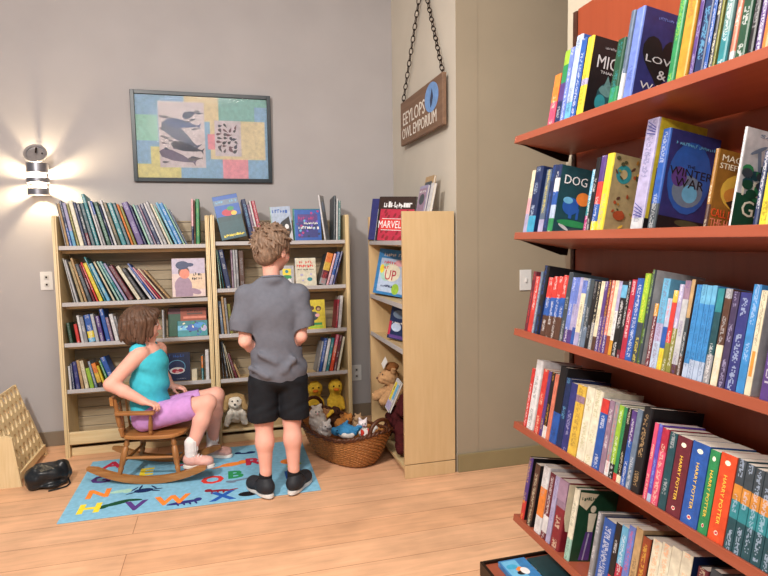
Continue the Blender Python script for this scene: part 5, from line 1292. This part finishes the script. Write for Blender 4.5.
for i, (x, who) in enumerate(((.600, 'left duck'), (.747, 'right duck'))):
    y = 4.07
    plush('stuffed_duck', ['yellow stuffed duck on the bookcase floor, nearer the standing boy', 'yellow stuffed duck on the bookcase floor, nearer the right panel'][i], 'stuffed toy', 'e6bd3f',
          [ell((x, y + .01, .165), (.058, .06, .075), .03), ell((x, y - .01, .292), (.05, .05, .052), .02), cap((x, y, .22), (x, y, .28), .032, .032, .03), cap((x - .044, y - .01, .19), (x - .05, y - .04, .14), .018, .013, .02), cap((x + .044, y - .01, .19), (x + .05, y - .04, .14), .018, .013, .02), ell((x + .028, y - .04, .104), (.02, .04, .0105), .01), ell((x - .028, y - .04, .104), (.02, .04, .0105), .01)],
          eyes=((x - .02, y - .056, .305, .006), (x + .02, y - .056, .305, .006)), extra=(('orange_beak', 'd9772b', [ell((x - .004, y - .066, .284), (.022, .026, .009), .01)]),), group='yellow ducks on the bookcase floor', amp=.002, off=(0, 0, .014))
plush('stuffed_dog', 'white-and-tan floppy stuffed dog low in the right birch bookcase', 'stuffed toy', 'e4ded2',
      [ell((.05, 4.05, .165), (.068, .062, .07), .03), ell((.045, 4.0, .255), (.05, .045, .045), .02), cap((.01, 3.99, .175), (-.012, 3.975, .112), .024, .02, .02), cap((.09, 3.99, .175), (.108, 3.975, .112), .024, .02, .02), ell((.045, 3.965, .243), (.024, .024, .02), .02)],
      eyes=((.028, 3.957, .27, .006), (.063, 3.957, .27, .006)), nose=(.045, 3.941, .25, .008, 'black'), extra=(('tan_ears', 'a5895f', [cap((-.002, 4.0, .285), (-.022, 3.985, .215), .02, .022, .02), cap((.092, 4.0, .285), (.112, 3.985, .215), .02, .022, .02), ell((.045, 4.01, .292), (.042, .034, .018), .02)]),), group='stuffed toys low in the birch bookcases', amp=.004, off=(0, 0.022, 0.013))
# sideways bookcase: maroon animal lying along the floor of the bay, tan bear on it
plush('stuffed_ape', 'big dark-maroon stuffed animal slumped in the sideways bookcase', 'stuffed toy', '451a1c',
      [ell((1.075, 3.38, .185), (.11, .15, .125), .04), ell((1.06, 3.30, .335), (.085, .085, .085), .03), ell((1.08, 3.60, .145), (.10, .14, .085), .05), cap((1.0, 3.42, .24), (.975, 3.53, .11), .05, .036, .03), cap((.99, 3.28, .2), (.965, 3.22, .10), .045, .036, .03), ell((.985, 3.28, .315), (.03, .05, .04), .02)],
      .008, eyes=((.978, 3.268, .352, .007), (.976, 3.312, .352, .007)), group='stuffed toys low in the birch bookcases', amp=.006, f=70, off=(0.014, 0, 0.016))
plush('stuffed_bear', 'tan stuffed bear with a white paper tag sitting on maroon plush', 'stuffed toy', 'bd9369',
      [ell((1.06, 3.62, .335), (.065, .065, .08), .03), ell((1.03, 3.63, .455), (.06, .06, .058), .03), ell((.978, 3.635, .44), (.03, .036, .03), .02), cap((1.04, 3.58, .50), (1.04, 3.572, .515), .02, .018, .01), cap((1.04, 3.685, .50), (1.04, 3.692, .515), .02, .018, .01), cap((1.01, 3.66, .35), (.955, 3.685, .315), .032, .034, .03), cap((1.01, 3.57, .35), (.962, 3.545, .315), .03, .03, .03)],
      eyes=((.978, 3.61, .475, .006), (.978, 3.66, .475, .006)), nose=(.947, 3.635, .448, .008, 'brown'), extra=(('brown_cap', '8a5a34', [ell((1.04, 3.60, .525), (.045, .04, .03), .02)]), ), group='stuffed toys low in the birch bookcases')
t_ = bpy.data.objects.get('stuffed_bear'); box_obj('paper_tag', -.001, .001, -.028, .028, -.03, .03, mat('tag_paper', 'dcdad6', .7), t_, 0, T(.987, 3.595, .555) @ Matrix.Rotation(R(25), 4, 'X') @ Matrix.Rotation(R(20), 4, 'Y'))
def a_card(o, t, h, d): prints(o, [rect('lavender', d * .05, d * .95, h * .03, h * .3), rect('yellow', d * .12, d * .5, h * .3, h * .9), oval('olive', d * .3, h * .7, d * .08, h * .08), rect('skyblue', d * .6, d * .95, h * .4, h * .9)])
side_book(3.475, .952, .302, .10, .20, .014, 22, 'white', 'white', 'grey', 'white-and-yellow board book leaning beside the tan stuffed bear', SG, a_card, roll=7)

# ================================================================== rocking chair (local x forward, y to the sitter's left)
CH = (-.40, 3.575); CYAW = R(-14)
def rocking_chair():
    c = thing('rocking_chair', 'small oak child\'s rocking chair on the alphabet rug', 'chair', (CH[0], CH[1], .0078), CYAW)
    RR = .72
    for y in (-.165, .165):
        bm = bmesh.new(); n = 24; pr = []
        for i in range(n + 1):
            x = -.34 + .66 * i / n; z = RR - math.sqrt(RR * RR - x * x); e = min(1, (i + .8) / 2.5, (n - i + .8) / 2.5); pr.append((x, z, z + .034 * e + .004))
        a = [(p[0], p[1]) for p in pr] + [(p[0], p[2]) for p in pr[::-1]]
        A = [bm.verts.new((q[0], y - .014, q[1])) for q in a]; B = [bm.verts.new((q[0], y + .014, q[1])) for q in a]; N = len(a)
        for i in range(n):
            for V in (A, B): bm.faces.new((V[i], V[i + 1], V[N - 2 - i], V[N - 1 - i]))
        for i in range(N): bm.faces.new((A[i], A[(i + 1) % N], B[(i + 1) % N], B[i]))
        bmesh.ops.recalc_face_normals(bm, faces=bm.faces); bm_obj('rocker', bm, M_CHAIR, c)
    def turned(name, p0, p1, r, m=M_CHAIR_Z, knobs=True):
        p0, p1 = Vector(p0), Vector(p1); prof = [(0, .8), (.12, .9), (.2, 1.15), (.24, .8), (.28, 1.15), (.5, 1.25), (.7, 1.1), (.76, .8), (.8, 1.1), (.9, .85), (1, .75)] if knobs else [(0, .8), (.4, 1.1), (1, .75)]
        return tube_obj(name, [p0.lerp(p1, t) for t, _ in prof], [r * k for _, k in prof], m, c, 12)
    for sx in (-1, 1):
        for sy in (-1, 1): turned('leg', (sx * .125, sy * .12, .252), (sx * .165, sy * .165, .046), .0145)
    for sx in (-1, 1): turned('stretcher', (sx * .152, -.148, .115), (sx * .152, .148, .115), .009, M_CHAIR_Z, False)
    for sy in (-1, 1): turned('stretcher', (-.147, sy * .143, .14), (.147, sy * .143, .14), .009, M_CHAIR, False)
    bm = bmesh.new(); n = 40
    V = []
    for z, k in ((.248, .93), (.255, 1), (.266, 1), (.273, .96)):
        V.append([bm.verts.new((.185 * k * math.copysign(abs(math.cos(a)) ** .6, math.cos(a)), .175 * k * math.copysign(abs(math.sin(a)) ** .6, math.sin(a)), z)) for a in [i * 2 * math.pi / n for i in range(n)]])
    for j in range(3):
        for i in range(n): bm.faces.new((V[j][i], V[j][(i + 1) % n], V[j + 1][(i + 1) % n], V[j + 1][i]))
    bm.faces.new(V[0][::-1]); bm.faces.new(V[3]); bm_obj('seat', bm, M_CHAIR, c, angle=40)
    for sy in (-1, 1): turned('back_post', (-.140, sy * .155, .27), (-.165, sy * .175, .485), .0135)
    for y in (-.075, 0, .075): turned('spindle', (-.160, y, .27), (-.180, y * 1.05, .465), .007, M_CHAIR_Z, False)
    bm = bmesh.new(); pts = [(-.180 - .012 * math.cos(y / .2 * 1.3) + .012, y) for y in [-.2 + .4 * i / 14 for i in range(15)]]
    for i in range(14):
        (xa, ya), (xb, yb) = pts[i], pts[i + 1]
        vs = [bm.verts.new(p) for p in ((xa - .009, ya, .455), (xb - .009, yb, .455), (xb + .009, yb, .455), (xa + .009, ya, .455), (xa - .013, ya, .50), (xb - .013, yb, .50), (xb + .005, yb, .50), (xa + .005, ya, .50))]
        for f in ((0, 1, 5, 4), (2, 3, 7, 6), (4, 5, 6, 7), (3, 2, 1, 0)): bm.faces.new([vs[k] for k in f])
        if i == 0: bm.faces.new([vs[k] for k in (0, 4, 7, 3)])
        if i == 13: bm.faces.new([vs[k] for k in (1, 2, 6, 5)])
    bmesh.ops.remove_doubles(bm, verts=bm.verts, dist=1e-5); bmesh.ops.recalc_face_normals(bm, faces=bm.faces); bm_obj('top_rail', bm, M_CHAIR, c)
    for sy in (-1, 1):
        bm = bmesh.new(); add_box(bm, -.160, .055, sy * .182 - .02, sy * .182 + .02, .398, .416, .006); bm_obj('armrest', bm, M_CHAIR, c)
        turned('arm_post', (.015, sy * .155, .27), (.03, sy * .182, .400), .010)
    return c
rocking_chair()

# ================================================================== people
SKIN = mat('skin', 'e6ad9b', .55, .06, 14, sss=.12, spec=.35)
def rotz(v, a): return Vector((v[0] * math.cos(a) - v[1] * math.sin(a), v[0] * math.sin(a) + v[1] * math.cos(a), v[2]))
class Head:
    """local frame: +x is where the face looks, y to the person's left"""
    def __init__(s, c, yaw, pitch=0.0, roll=0.0, k=1.0):
        s.c = Vector(c); s.k = k; s.e = Euler((roll, pitch, yaw), 'XYZ'); s.m = s.e.to_matrix()
    def p(s, *v): return tuple(s.c + s.m @ (Vector(v) * s.k))
    def ell(s, c, r, k=.02): return ell(s.p(*c), tuple(x * s.k for x in r), k, tuple(s.e))
    def cut(s, c, r, k=.01): return cut(s.p(*c), tuple(x * s.k for x in r), k, tuple(s.e))
    def cap(s, a, b, r0, r1, k=.012): return cap(s.p(*a), s.p(*b), r0 * s.k, r1 * s.k, k)
    def skin(s):
        o = [s.ell((0, 0, .02), (.092, .074, .086)), s.ell((.024, 0, -.045), (.060, .054, .055), .03), s.ell((.062, 0, -.082), (.02, .022, .018), .02)]
        for q in (-1, 1):
            o += [s.ell((.052, q * .036, -.03), (.03, .028, .03), .02), s.ell((.078, q * .03, .027), (.012, .024, .009), .012), s.ell((-.004, q * .075, -.012), (.019, .008, .028), .006), s.cut((-.001, q * .085, -.010), (.010, .005, .016), .004), s.cut((.094, q * .030, .008), (.012, .017, .010), .01)]
        o += [s.cap((.090, 0, .012), (.104, 0, -.020), .007, .0105, .008), s.ell((.098, .010, -.024), (.009, .007, .006), .005), s.ell((.098, -.010, -.024), (.009, .007, .006), .005),
              s.ell((.085, 0, -.05), (.011, .021, .0065), .006), s.ell((.083, 0, -.061), (.011, .018, .0065), .006)]
        return o
    def features(s, root, iris):
        for q in (-1, 1):
            bm = bmesh.new(); mt = Matrix.Translation(s.p(.0775, q * .030, .008)) @ s.m.to_4x4() @ Matrix.Rotation(R(90), 4, 'Y')
            bmesh.ops.create_uvsphere(bm, u_segments=16, v_segments=12, radius=.0115 * s.k)
            for f in bm.faces:
                z = f.calc_center_median().z / (.0115 * s.k); f.material_index = 2 if z > .93 else 1 if z > .8 else 0
            bmesh.ops.transform(bm, matrix=mt, verts=bm.verts)
            bm_obj('eye', bm, [mat('eye_white', 'eae6e2', .2), mat('iris_' + iris, iris, .2), mat('pupil', '0a0a0a', .2)], root, True)
        solid_obj('lips', [s.ell((.0885, 0, -.0505), (.009, .0185, .0045), .003), s.ell((.0865, 0, -.060), (.0085, .0155, .0045), .003)], .0018, mat('lips', 'c0685e', .5, .05), root)
def streak(c, n, amp, tw):
    def f(X, Y, Z):
        th = np.arctan2(Y - c[1], X - c[0]); return amp * (np.sin(th * n + (Z - c[2]) * tw + 2 * np.sin(Z * 40)) + .6 * np.sin(th * n * 2.3 - (Z - c[2]) * tw * .6 + 1))
    return f
def hand(w_, d, n, side, k=1.0, curl=.5, thumb=1):
    """wrist point, finger direction, palm-facing direction, direction towards the thumb"""
    w_, d, n, side = Vector(w_), Vector(d).normalized(), Vector(n).normalized(), Vector(side); side = (side - d * side.dot(d)).normalized(); n = d.cross(side) if d.cross(side).dot(n) > 0 else -d.cross(side)
    o = []; P = lambda v: tuple(v)
    L_ = [.040, .046, .043, .033]
    for i in range(4):
        kn = w_ + d * (.062 - .004 * abs(i - 1)) * k + side * (.021 - .014 * i) * k
        o.append(cap(P(w_ + side * (.010 - .007 * i) * k), P(kn), .0125 * k, .0092 * k, .010))
        a = .25 * curl; p = kn
        for j, (f, r) in enumerate(((.48, .0078), (.30, .0070), (.24, .0060))):
            dd = d * math.cos(a) + n * math.sin(a); q = p + dd * (L_[i] * 1.25 * f * k); o.append(cap(P(p), P(q), r * k, (r - .0006) * k, .0035)); p = q; a += curl * 1.15
    b = w_ + d * .016 * k + side * .018 * k + n * .004 * k
    t1 = b + (d * .55 + side * .65 + n * .45).normalized() * .030 * k; t2 = t1 + (d * .85 + side * .1 + n * .5).normalized() * .024 * k; t3 = t2 + (d * .8 - side * .25 + n * .55).normalized() * .016 * k
    o += [cap(P(b), P(t1), .0115 * k, .0085 * k, .008), cap(P(t1), P(t2), .0080 * k, .0072 * k, .004), cap(P(t2), P(t3), .0070 * k, .0060 * k, .004)]
    return o
def shoe(root, heel, dirv, ln, col, solecol, lace, z0=.0072, hi=.10):
    d = Vector((dirv[0], dirv[1], 0)).normalized(); s = Vector((-d.y, d.x, 0)); h = Vector((heel[0], heel[1], 0)); k = ln / .21
    P = lambda f, l, z: tuple(h + d * f * k + s * l * k + Vector((0, 0, z)))
    up = [cap(P(.032, 0, z0 + .048), P(.060, 0, z0 + .052), .034 * k, .036 * k, .02), cap(P(.07, 0, z0 + .045), P(.172, 0, z0 + .036), .036 * k, .031 * k, .03), ell(P(.15, .004, z0 + .036), (.05 * k, .041 * k, .03 * k), .02, (0, 0, math.atan2(d.y, d.x))), cap(P(.045, 0, z0 + .06), P(.048, 0, z0 + hi - .02), .033 * k, .030 * k, .02),
          cut(P(.1, 0, z0 - .485), (.5, .5, .506), .004), cut(P(.046, 0, z0 + hi + .018), (.030 * k, .026 * k, .03), .004)]
    u = solid_obj('shoe', up, .004, mat('shoe_' + col, col, .65, .12, 60, .15, 300), root)
    bm = bmesh.new(); pts = []
    for i in range(40):
        a = i / 40 * 2 * math.pi; c, sn = math.cos(a), math.sin(a)
        wdt = (.036 + .010 * max(0, c) ** .7 - .004 * math.exp(-((c + .1) / .25) ** 2)); f = .105 + .108 * c; p = h + d * f * k + s * (wdt * math.copysign(abs(sn) ** .8, sn)) * k; pts.append((p.x, p.y))
    prism(bm, pts, z0, z0 + .022, 'z'); bmesh.ops.bevel(bm, geom=[e for e in bm.edges if abs(e.verts[0].co.z - e.verts[1].co.z) < 1e-5], offset=.004, segments=2, affect='EDGES')
    bm_obj('sole', bm, mat('sole_' + solecol, solecol, .6, .05), u, angle=50)
    bm = bmesh.new()
    for i in range(4):
        f = .085 + .018 * i; z = z0 + .083 - .0075 * i
        tube(bm, [P(f, -.022, z - .012), P(f + .004, -.008, z + .002), P(f + .004, .008, z + .002), P(f, .022, z - .012)], .0028, 6)
    for sd in (-1, 1): tube(bm, [P(.083, 0, z0 + .087), P(.075, sd * .02, z0 + .094), P(.082, sd * .036, z0 + .08), P(.09, sd * .03, z0 + .07)], .0022, 6)
    bm_obj('laces', bm, mat('lace_' + lace, lace, .8), u)
    return u

def boy():
    b = thing('person', 'standing child seen from behind, grey t-shirt, black shorts and black sneakers', 'person', (.255, 3.06, .0065), group='children at the bookcases')
    bi = Matrix.Translation((-.255, -3.06, -.0065))
    H = Head((.254, 3.115, 1.300), R(46), R(6))
    sk = H.skin() + [cap((.240, 3.098, 1.235), (.247, 3.100, 1.12), .043, .042, .02), ell((.245, 3.1, .98), (.13, .085, .13), .03), ell((.26, 3.1, .76), (.115, .08, .2), .03), ell((.262, 3.1, .63), (.125, .08, .05), .03)]
    A = [((.108, 3.10, 1.068), (.098, 3.070, .838), (.175, 3.185, .745)), ((.385, 3.10, 1.062), (.386, 3.072, .846), (.325, 3.185, .755))]
    for (s_, e_, w_), q in zip(A, (1, -1)):
        sk += [cap(s_, e_, .044, .032, .02), cap(e_, tuple(Vector(e_).lerp(Vector(w_), .4)), .032, .032, .012), cap(tuple(Vector(e_).lerp(Vector(w_), .4)), w_, .032, .023, .01)]
        sk += hand(w_, (q * .55, .55, -.1), (q * .5, -.6, 0), (0, .1, 1), .95, .7)
    for x, y1 in ((.180, 3.06), (.327, 3.06)):
        sk += [cap((x + (.01 if x < .25 else 0), 3.10, .60), (x, 3.088, .395), .066, .047, .02), cap((x, 3.085, .40), (x, 3.070, .29), .046, .047, .02), cap((x, 3.072, .30), (x, y1, .13), .046, .029, .02), cap((x, y1, .14), (x, y1 + .01, .075), .029, .03, .01), ell((x, y1 + .05, .045), (.03, .05, .02), .02)]
    o = solid_obj('body', sk, .004, SKIN, b); o.matrix_local = bi
    C0 = len(COL.objects)
    before = set(bpy.data.objects)
    H.features(b, '4a3526')
    hair = [H.ell((-.014, 0, .040), (.104, .094, .094), .02), H.ell((-.055, 0, -.02), (.052, .070, .062), .02), H.ell((.045, 0, .085), (.055, .06, .03), .02)]
    for q in (-1, 1): hair += [H.ell((-.03, q * .066, .015), (.045, .018, .05), .015), H.cap((.03, q * .076, .03), (.025, q * .078, .0), .012, .008)]
    hair += [H.cut((.004, -.086, -.014), (.028, .018, .034), .006), H.cut((.004, .086, -.014), (.028, .018, .034), .006), H.cut((.115, 0, -.005), (.055, .085, .055), .01)]
    rn = random.Random(4)
    for i in range(170):
        a = rn.uniform(0, 2 * math.pi); ph = rn.uniform(-.45, 1.5); r = 1.0
        n_ = Vector((math.cos(a) * math.cos(ph), math.sin(a) * math.cos(ph), math.sin(ph)))
        if n_.x > .55 and n_.z < .35: continue
        if abs(n_.y) > .6 and n_.z < .15 and abs(n_.x) < .5: continue
        c = Vector((-.014 + n_.x * .104, n_.y * .094, .040 + n_.z * .094)); t = Vector((-n_.y, n_.x, -.5 if n_.z > .2 else -1.3)); t = (t - n_ * t.dot(n_)).normalized()
        l = rn.uniform(.022, .044); q = c + t * l + n_ * rn.uniform(.004, .020)
        hair.append(H.cap(tuple(c - n_ * .004), tuple(q), rn.uniform(.007, .010), .003, .005))
    HAIRB = mat('hair_boy', '7a6250', .55, .4, 60, .4, 200, stretch=(1, 1, .35))
    solid_obj('hair', hair, .0034, HAIRB, b, streak(H.c, 34, .0012, 30))
    TS = mat('tshirt_grey', '676973', .9, .06, 45, .12, 700, spec=.15)
    sh = [ell((.243, 3.10, .985), (.158, .103, .13), .04), ell((.257, 3.10, .83), (.136, .098, .17), .04), ell((.266, 3.10, .67), (.152, .108, .13), .05), cap((.115, 3.10, 1.072), (.38, 3.10, 1.066), .056, .056, .03), cap((.19, 3.098, 1.118), (.30, 3.098, 1.116), .042, .042, .03), ell((.247, 3.096, 1.150), (.064, .058, .036), .02),
          cap((.116, 3.10, 1.06), (.085, 3.082, .935), .058, .059, .03), cap((.378, 3.10, 1.055), (.400, 3.082, .935), .057, .056, .03), cap((.085, 3.082, .935), (.080, 3.076, .88), .059, .060, .02), cap((.400, 3.082, .935), (.404, 3.076, .89), .056, .057, .02),
          cap((.12, 3.03, .70), (.20, 3.0, .66), .012, .008, .03), cap((.34, 3.0, .74), (.28, 2.995, .68), .010, .008, .03), cap((.16, 3.01, .78), (.24, 2.998, .73), .007, .006, .03),
          cut((.262, 3.1, .615 - 1.2), (2, 2, 1.2), .004), cut((.060, 3.06, .828), (.09, .10, .074), .004), cut((.424, 3.06, .838), (.08, .10, .066), .004), cut((.246, 3.096, 1.205), (.053, .050, .055), .006)]
    def wr(X, Y, Z): return .0035 * np.sin(Z * 55 + 6 * np.sin(X * 14 + Y * 9)) * np.exp(-((Z - .73) / .11) ** 2) + .0007 * np.sin(X * 60 + 9 * np.sin(Z * 9) + Y * 30)
    s_ = solid_obj('tshirt', sh, .005, TS, b, wr)
    bm = bmesh.new(); tube(bm, [(.246 + .056 * math.cos(a), 3.096 + .051 * math.sin(a), 1.160 - .012 * math.sin(a)) for a in [i * math.pi / 12 for i in range(24)]], .006, 8, closed=True)
    cl = bm_obj('collar', bm, mat('collar_grey', '666a76', .9, .05), s_, True)
    SHM = mat('shorts_black', '1b1d22', .75, .15, 40, .2, 300, spec=.2)
    st = [ell((.262, 3.1, .625), (.152, .102, .07), .03), cap((.188, 3.10, .60), (.178, 3.09, .44), .083, .077, .02), cap((.178, 3.09, .44), (.176, 3.088, .38), .077, .078, .02), cap((.336, 3.10, .60), (.342, 3.09, .44), .083, .076, .02), cap((.342, 3.09, .44), (.343, 3.088, .38), .076, .078, .02),
          cut((.26, 3.1, .412 - 1.2), (2, 2, 1.2), .003)]
    solid_obj('shorts', st, .005, SHM, b, lambda X, Y, Z: .002 * np.sin(X * 50 + 5 * np.sin(Z * 20)) * np.sin(Z * 30 + Y * 30))
    for x, hl, d, nm in ((.178, (.202, 3.008), (-.45, .89), 'l'), (.326, (.300, 3.016), (.56, .83), 'r')):
        shoe(b, hl, d, .225, '23262c', 'dcdad6', '14161a')
        solid_obj('sock', [cap((x, 3.064, .118), (x, 3.066, .075), .034, .034, .01)], .005, mat('sock_black', '17181b', .95, .1, 80), b)
    for c in set(bpy.data.objects) - before:
        if c.parent is b: c.matrix_local = bi
boy()

def girl():
    g = thing('person', 'seated child in teal sleeveless top and lilac shorts, in the rocking chair', 'person', (-.44, 3.585, .28), group='children at the bookcases')
    gi = Matrix.Translation((.44, -3.585, -.28))
    before = set(bpy.data.objects)
    H = Head((-.462, 3.58, .880), R(14), R(4), 0, .97)
    sk = H.skin() + [cap((-.468, 3.582, .82), (-.430, 3.588, .735), .041, .046, .02), cap((-.460, 3.51, .725), (-.395, 3.685, .716), .042, .042, .03), ell((-.425, 3.588, .65), (.082, .108, .10), .03, (0, 0, CYAW)), ell((-.437, 3.592, .50), (.082, .10, .14), .03, (0, 0, CYAW)), ell((-.445, 3.59, .365), (.085, .115, .07), .03, (0, 0, CYAW))]
    # near arm: elbow back, hand closed over the end of the armrest
    sN, eN, wN = (-.473, 3.492, .728), (-.618, 3.445, .578), (-.452, 3.418, .477)
    sF, eF, wF = (-.388, 3.688, .712), (-.385, 3.775, .545), (-.335, 3.752, .474)
    f_ = (math.cos(CYAW), math.sin(CYAW), 0)
    for s_, e_, w_ in ((sN, eN, wN), (sF, eF, wF)):
        m_ = tuple(Vector(e_).lerp(Vector(w_), .4)); sk += [cap(s_, e_, .045, .036, .025), cap(e_, m_, .037, .034, .012), cap(m_, w_, .034, .0235, .01)]
    sk += hand(wN, (.93, -.28, -.28), (0, 0, -1), (.2, .9, 0), .98, .78)
    sk += hand(wF, (.97, -.1, -.22), (0, 0, -1), (-.2, -.9, 0), .98, .62)
    hN, kN, aN = (-.455, 3.515, .352), (-.112, 3.448, .428), (-.208, 3.405, .185)
    hF, kF, aF = (-.43, 3.648, .352), (-.070, 3.648, .418), (-.100, 3.722, .110)
    for h_, k_, a_ in ((hN, kN, aN), (hF, kF, aF)):
        c_ = tuple(Vector(k_).lerp(Vector(a_), .38)); sk += [cap(h_, k_, .062, .050, .02), cap(k_, c_, .049, .047, .015), cap(c_, a_, .047, .030, .02), cap(a_, (a_[0], a_[1], a_[2] - .055), .030, .03, .01)]
    solid_obj('body', sk, .004, SKIN, g)
    H.features(g, '5a4230')
    HG = mat('hair_girl', '5a4132', .5, .35, 50, .35, 180, stretch=(1, 1, .3))
    hair = [H.ell((-.012, 0, .030), (.103, .090, .092), .02), H.ell((-.055, 0, -.045), (.058, .078, .072), .03), H.ell((.064, 0, .078), (.038, .062, .026), .02)]
    for q in (-1, 1): hair += [H.cap((-.01, q * .074, .03), (-.012, q * .072, -.078), .034, .028, .02), H.cap((.038, q * .076, .04), (.046, q * .071, -.050), .021, .013, .015), H.cap((.066, q * .05, .07), (.074, q * .058, .03), .016, .008, .01)]
    hair += [H.cut((.118, 0, -.035), (.052, .054, .075), .01)]
    rn = random.Random(9)
    for i in range(60):
        a = rn.uniform(.9, 2 * math.pi - .9); c = Vector((-.02 + .098 * math.cos(a), .092 * math.sin(a), rn.uniform(-.02, .06))); e = c + Vector((rn.uniform(-.01, .01), rn.uniform(-.01, .01), -rn.uniform(.05, .085))); e.z = max(e.z, -.125)
        hair.append(H.cap(tuple(c * .96), tuple(e), .010, .004, .006))
    solid_obj('hair', hair, .0038, HG, g, streak(H.c, 26, .0014, 14))
    TP = mat('top_teal', '48c2d6', .85, .08, 40, .25, 400, spec=.15)
    ry = (0, 0, CYAW)
    tp = [ell((-.424, 3.588, .655), (.096, .118, .095), .03, ry), ell((-.434, 3.592, .54), (.106, .122, .13), .03, ry), ell((-.438, 3.594, .415), (.106, .134, .10), .03, ry), ell((-.446, 3.594, .345), (.098, .128, .06), .02, ry),
          cap((-.478, 3.508, .742), (-.445, 3.512, .68), .046, .048, .02), cap((-.462, 3.555, .755), (-.44, 3.55, .69), .034, .04, .02), cap((-.420, 3.650, .742), (-.405, 3.650, .69), .034, .040, .02), cap((-.485, 3.545, .735), (-.47, 3.635, .728), .036, .036, .02),
          cut((-.408, 3.587, .800), (.050, .048, .045), .008, ry), cut((-.490, 3.440, .650), (.050, .036, .060), .008), cut((-.385, 3.738, .67), (.052, .040, .062), .008), cut((-.22, 3.56, .26), (.19, .3, .155), .02)]
    solid_obj('sleeveless_top', tp, .0045, TP, g, lambda X, Y, Z: .003 * np.sin(Z * 60 + 5 * np.sin(X * 16) + Y * 14) * np.exp(-((Z - .47) / .12) ** 2) + .0012 * np.sin(Z * 90 + X * 50))
    SH = mat('shorts_lilac', 'c592cf', .85, .07, 40, .2, 300, spec=.15)
    def at_(a, b, t): return tuple(Vector(a).lerp(Vector(b), t))
    st = [ell((-.444, 3.588, .362), (.096, .124, .078), .03, ry), cap(hN, at_(hN, kN, .62), .078, .070, .02), cap(hF, at_(hF, kF, .60), .066, .062, .02), cap(at_(hN, kN, .62), at_(hN, kN, .72), .070, .069, .01), cap(at_(hF, kF, .60), at_(hF, kF, .70), .062, .062, .01),
          cut(at_(hN, kN, 1.03), (.112, .085, .085), .004), cut(at_(hF, kF, 1.01), (.112, .085, .085), .004), cut((-.42, 3.58, .289 - .6), (1, 1, .6), .004)]
    solid_obj('shorts', st, .0045, SH, g, lambda X, Y, Z: .0022 * np.sin(X * 70 + 4 * np.sin(Y * 30)) * np.sin(Z * 40 + Y * 20))
    for a_, hl, d, z0 in ((aN, (-.256, 3.414), (.975, -.22), .0725), (aF, (-.148, 3.745), (.91, -.36), .0072)):
        shoe(g, hl, d, .172, 'd8a79c', 'e6e0d8', 'f0ece8', z0)
        zz = z0 - .0072
        sk_ = [cap((a_[0], a_[1], .155 + zz), (a_[0] - .004, a_[1], .085 + zz), .036, .034, .01)] + [cap((a_[0] + .034 * math.cos(t), a_[1] + .034 * math.sin(t), .165 + zz), (a_[0] + .034 * math.cos(t), a_[1] + .034 * math.sin(t), .11 + zz), .004, .004, .004) for t in [i * .42 for i in range(15)]]
        solid_obj('sock', sk_, .004, mat('sock_white', 'e4e0de', .95, .05, 80, .2, 400), g)
    for c in set(bpy.data.objects) - before:
        if c.parent is g: c.matrix_local = gi
girl()
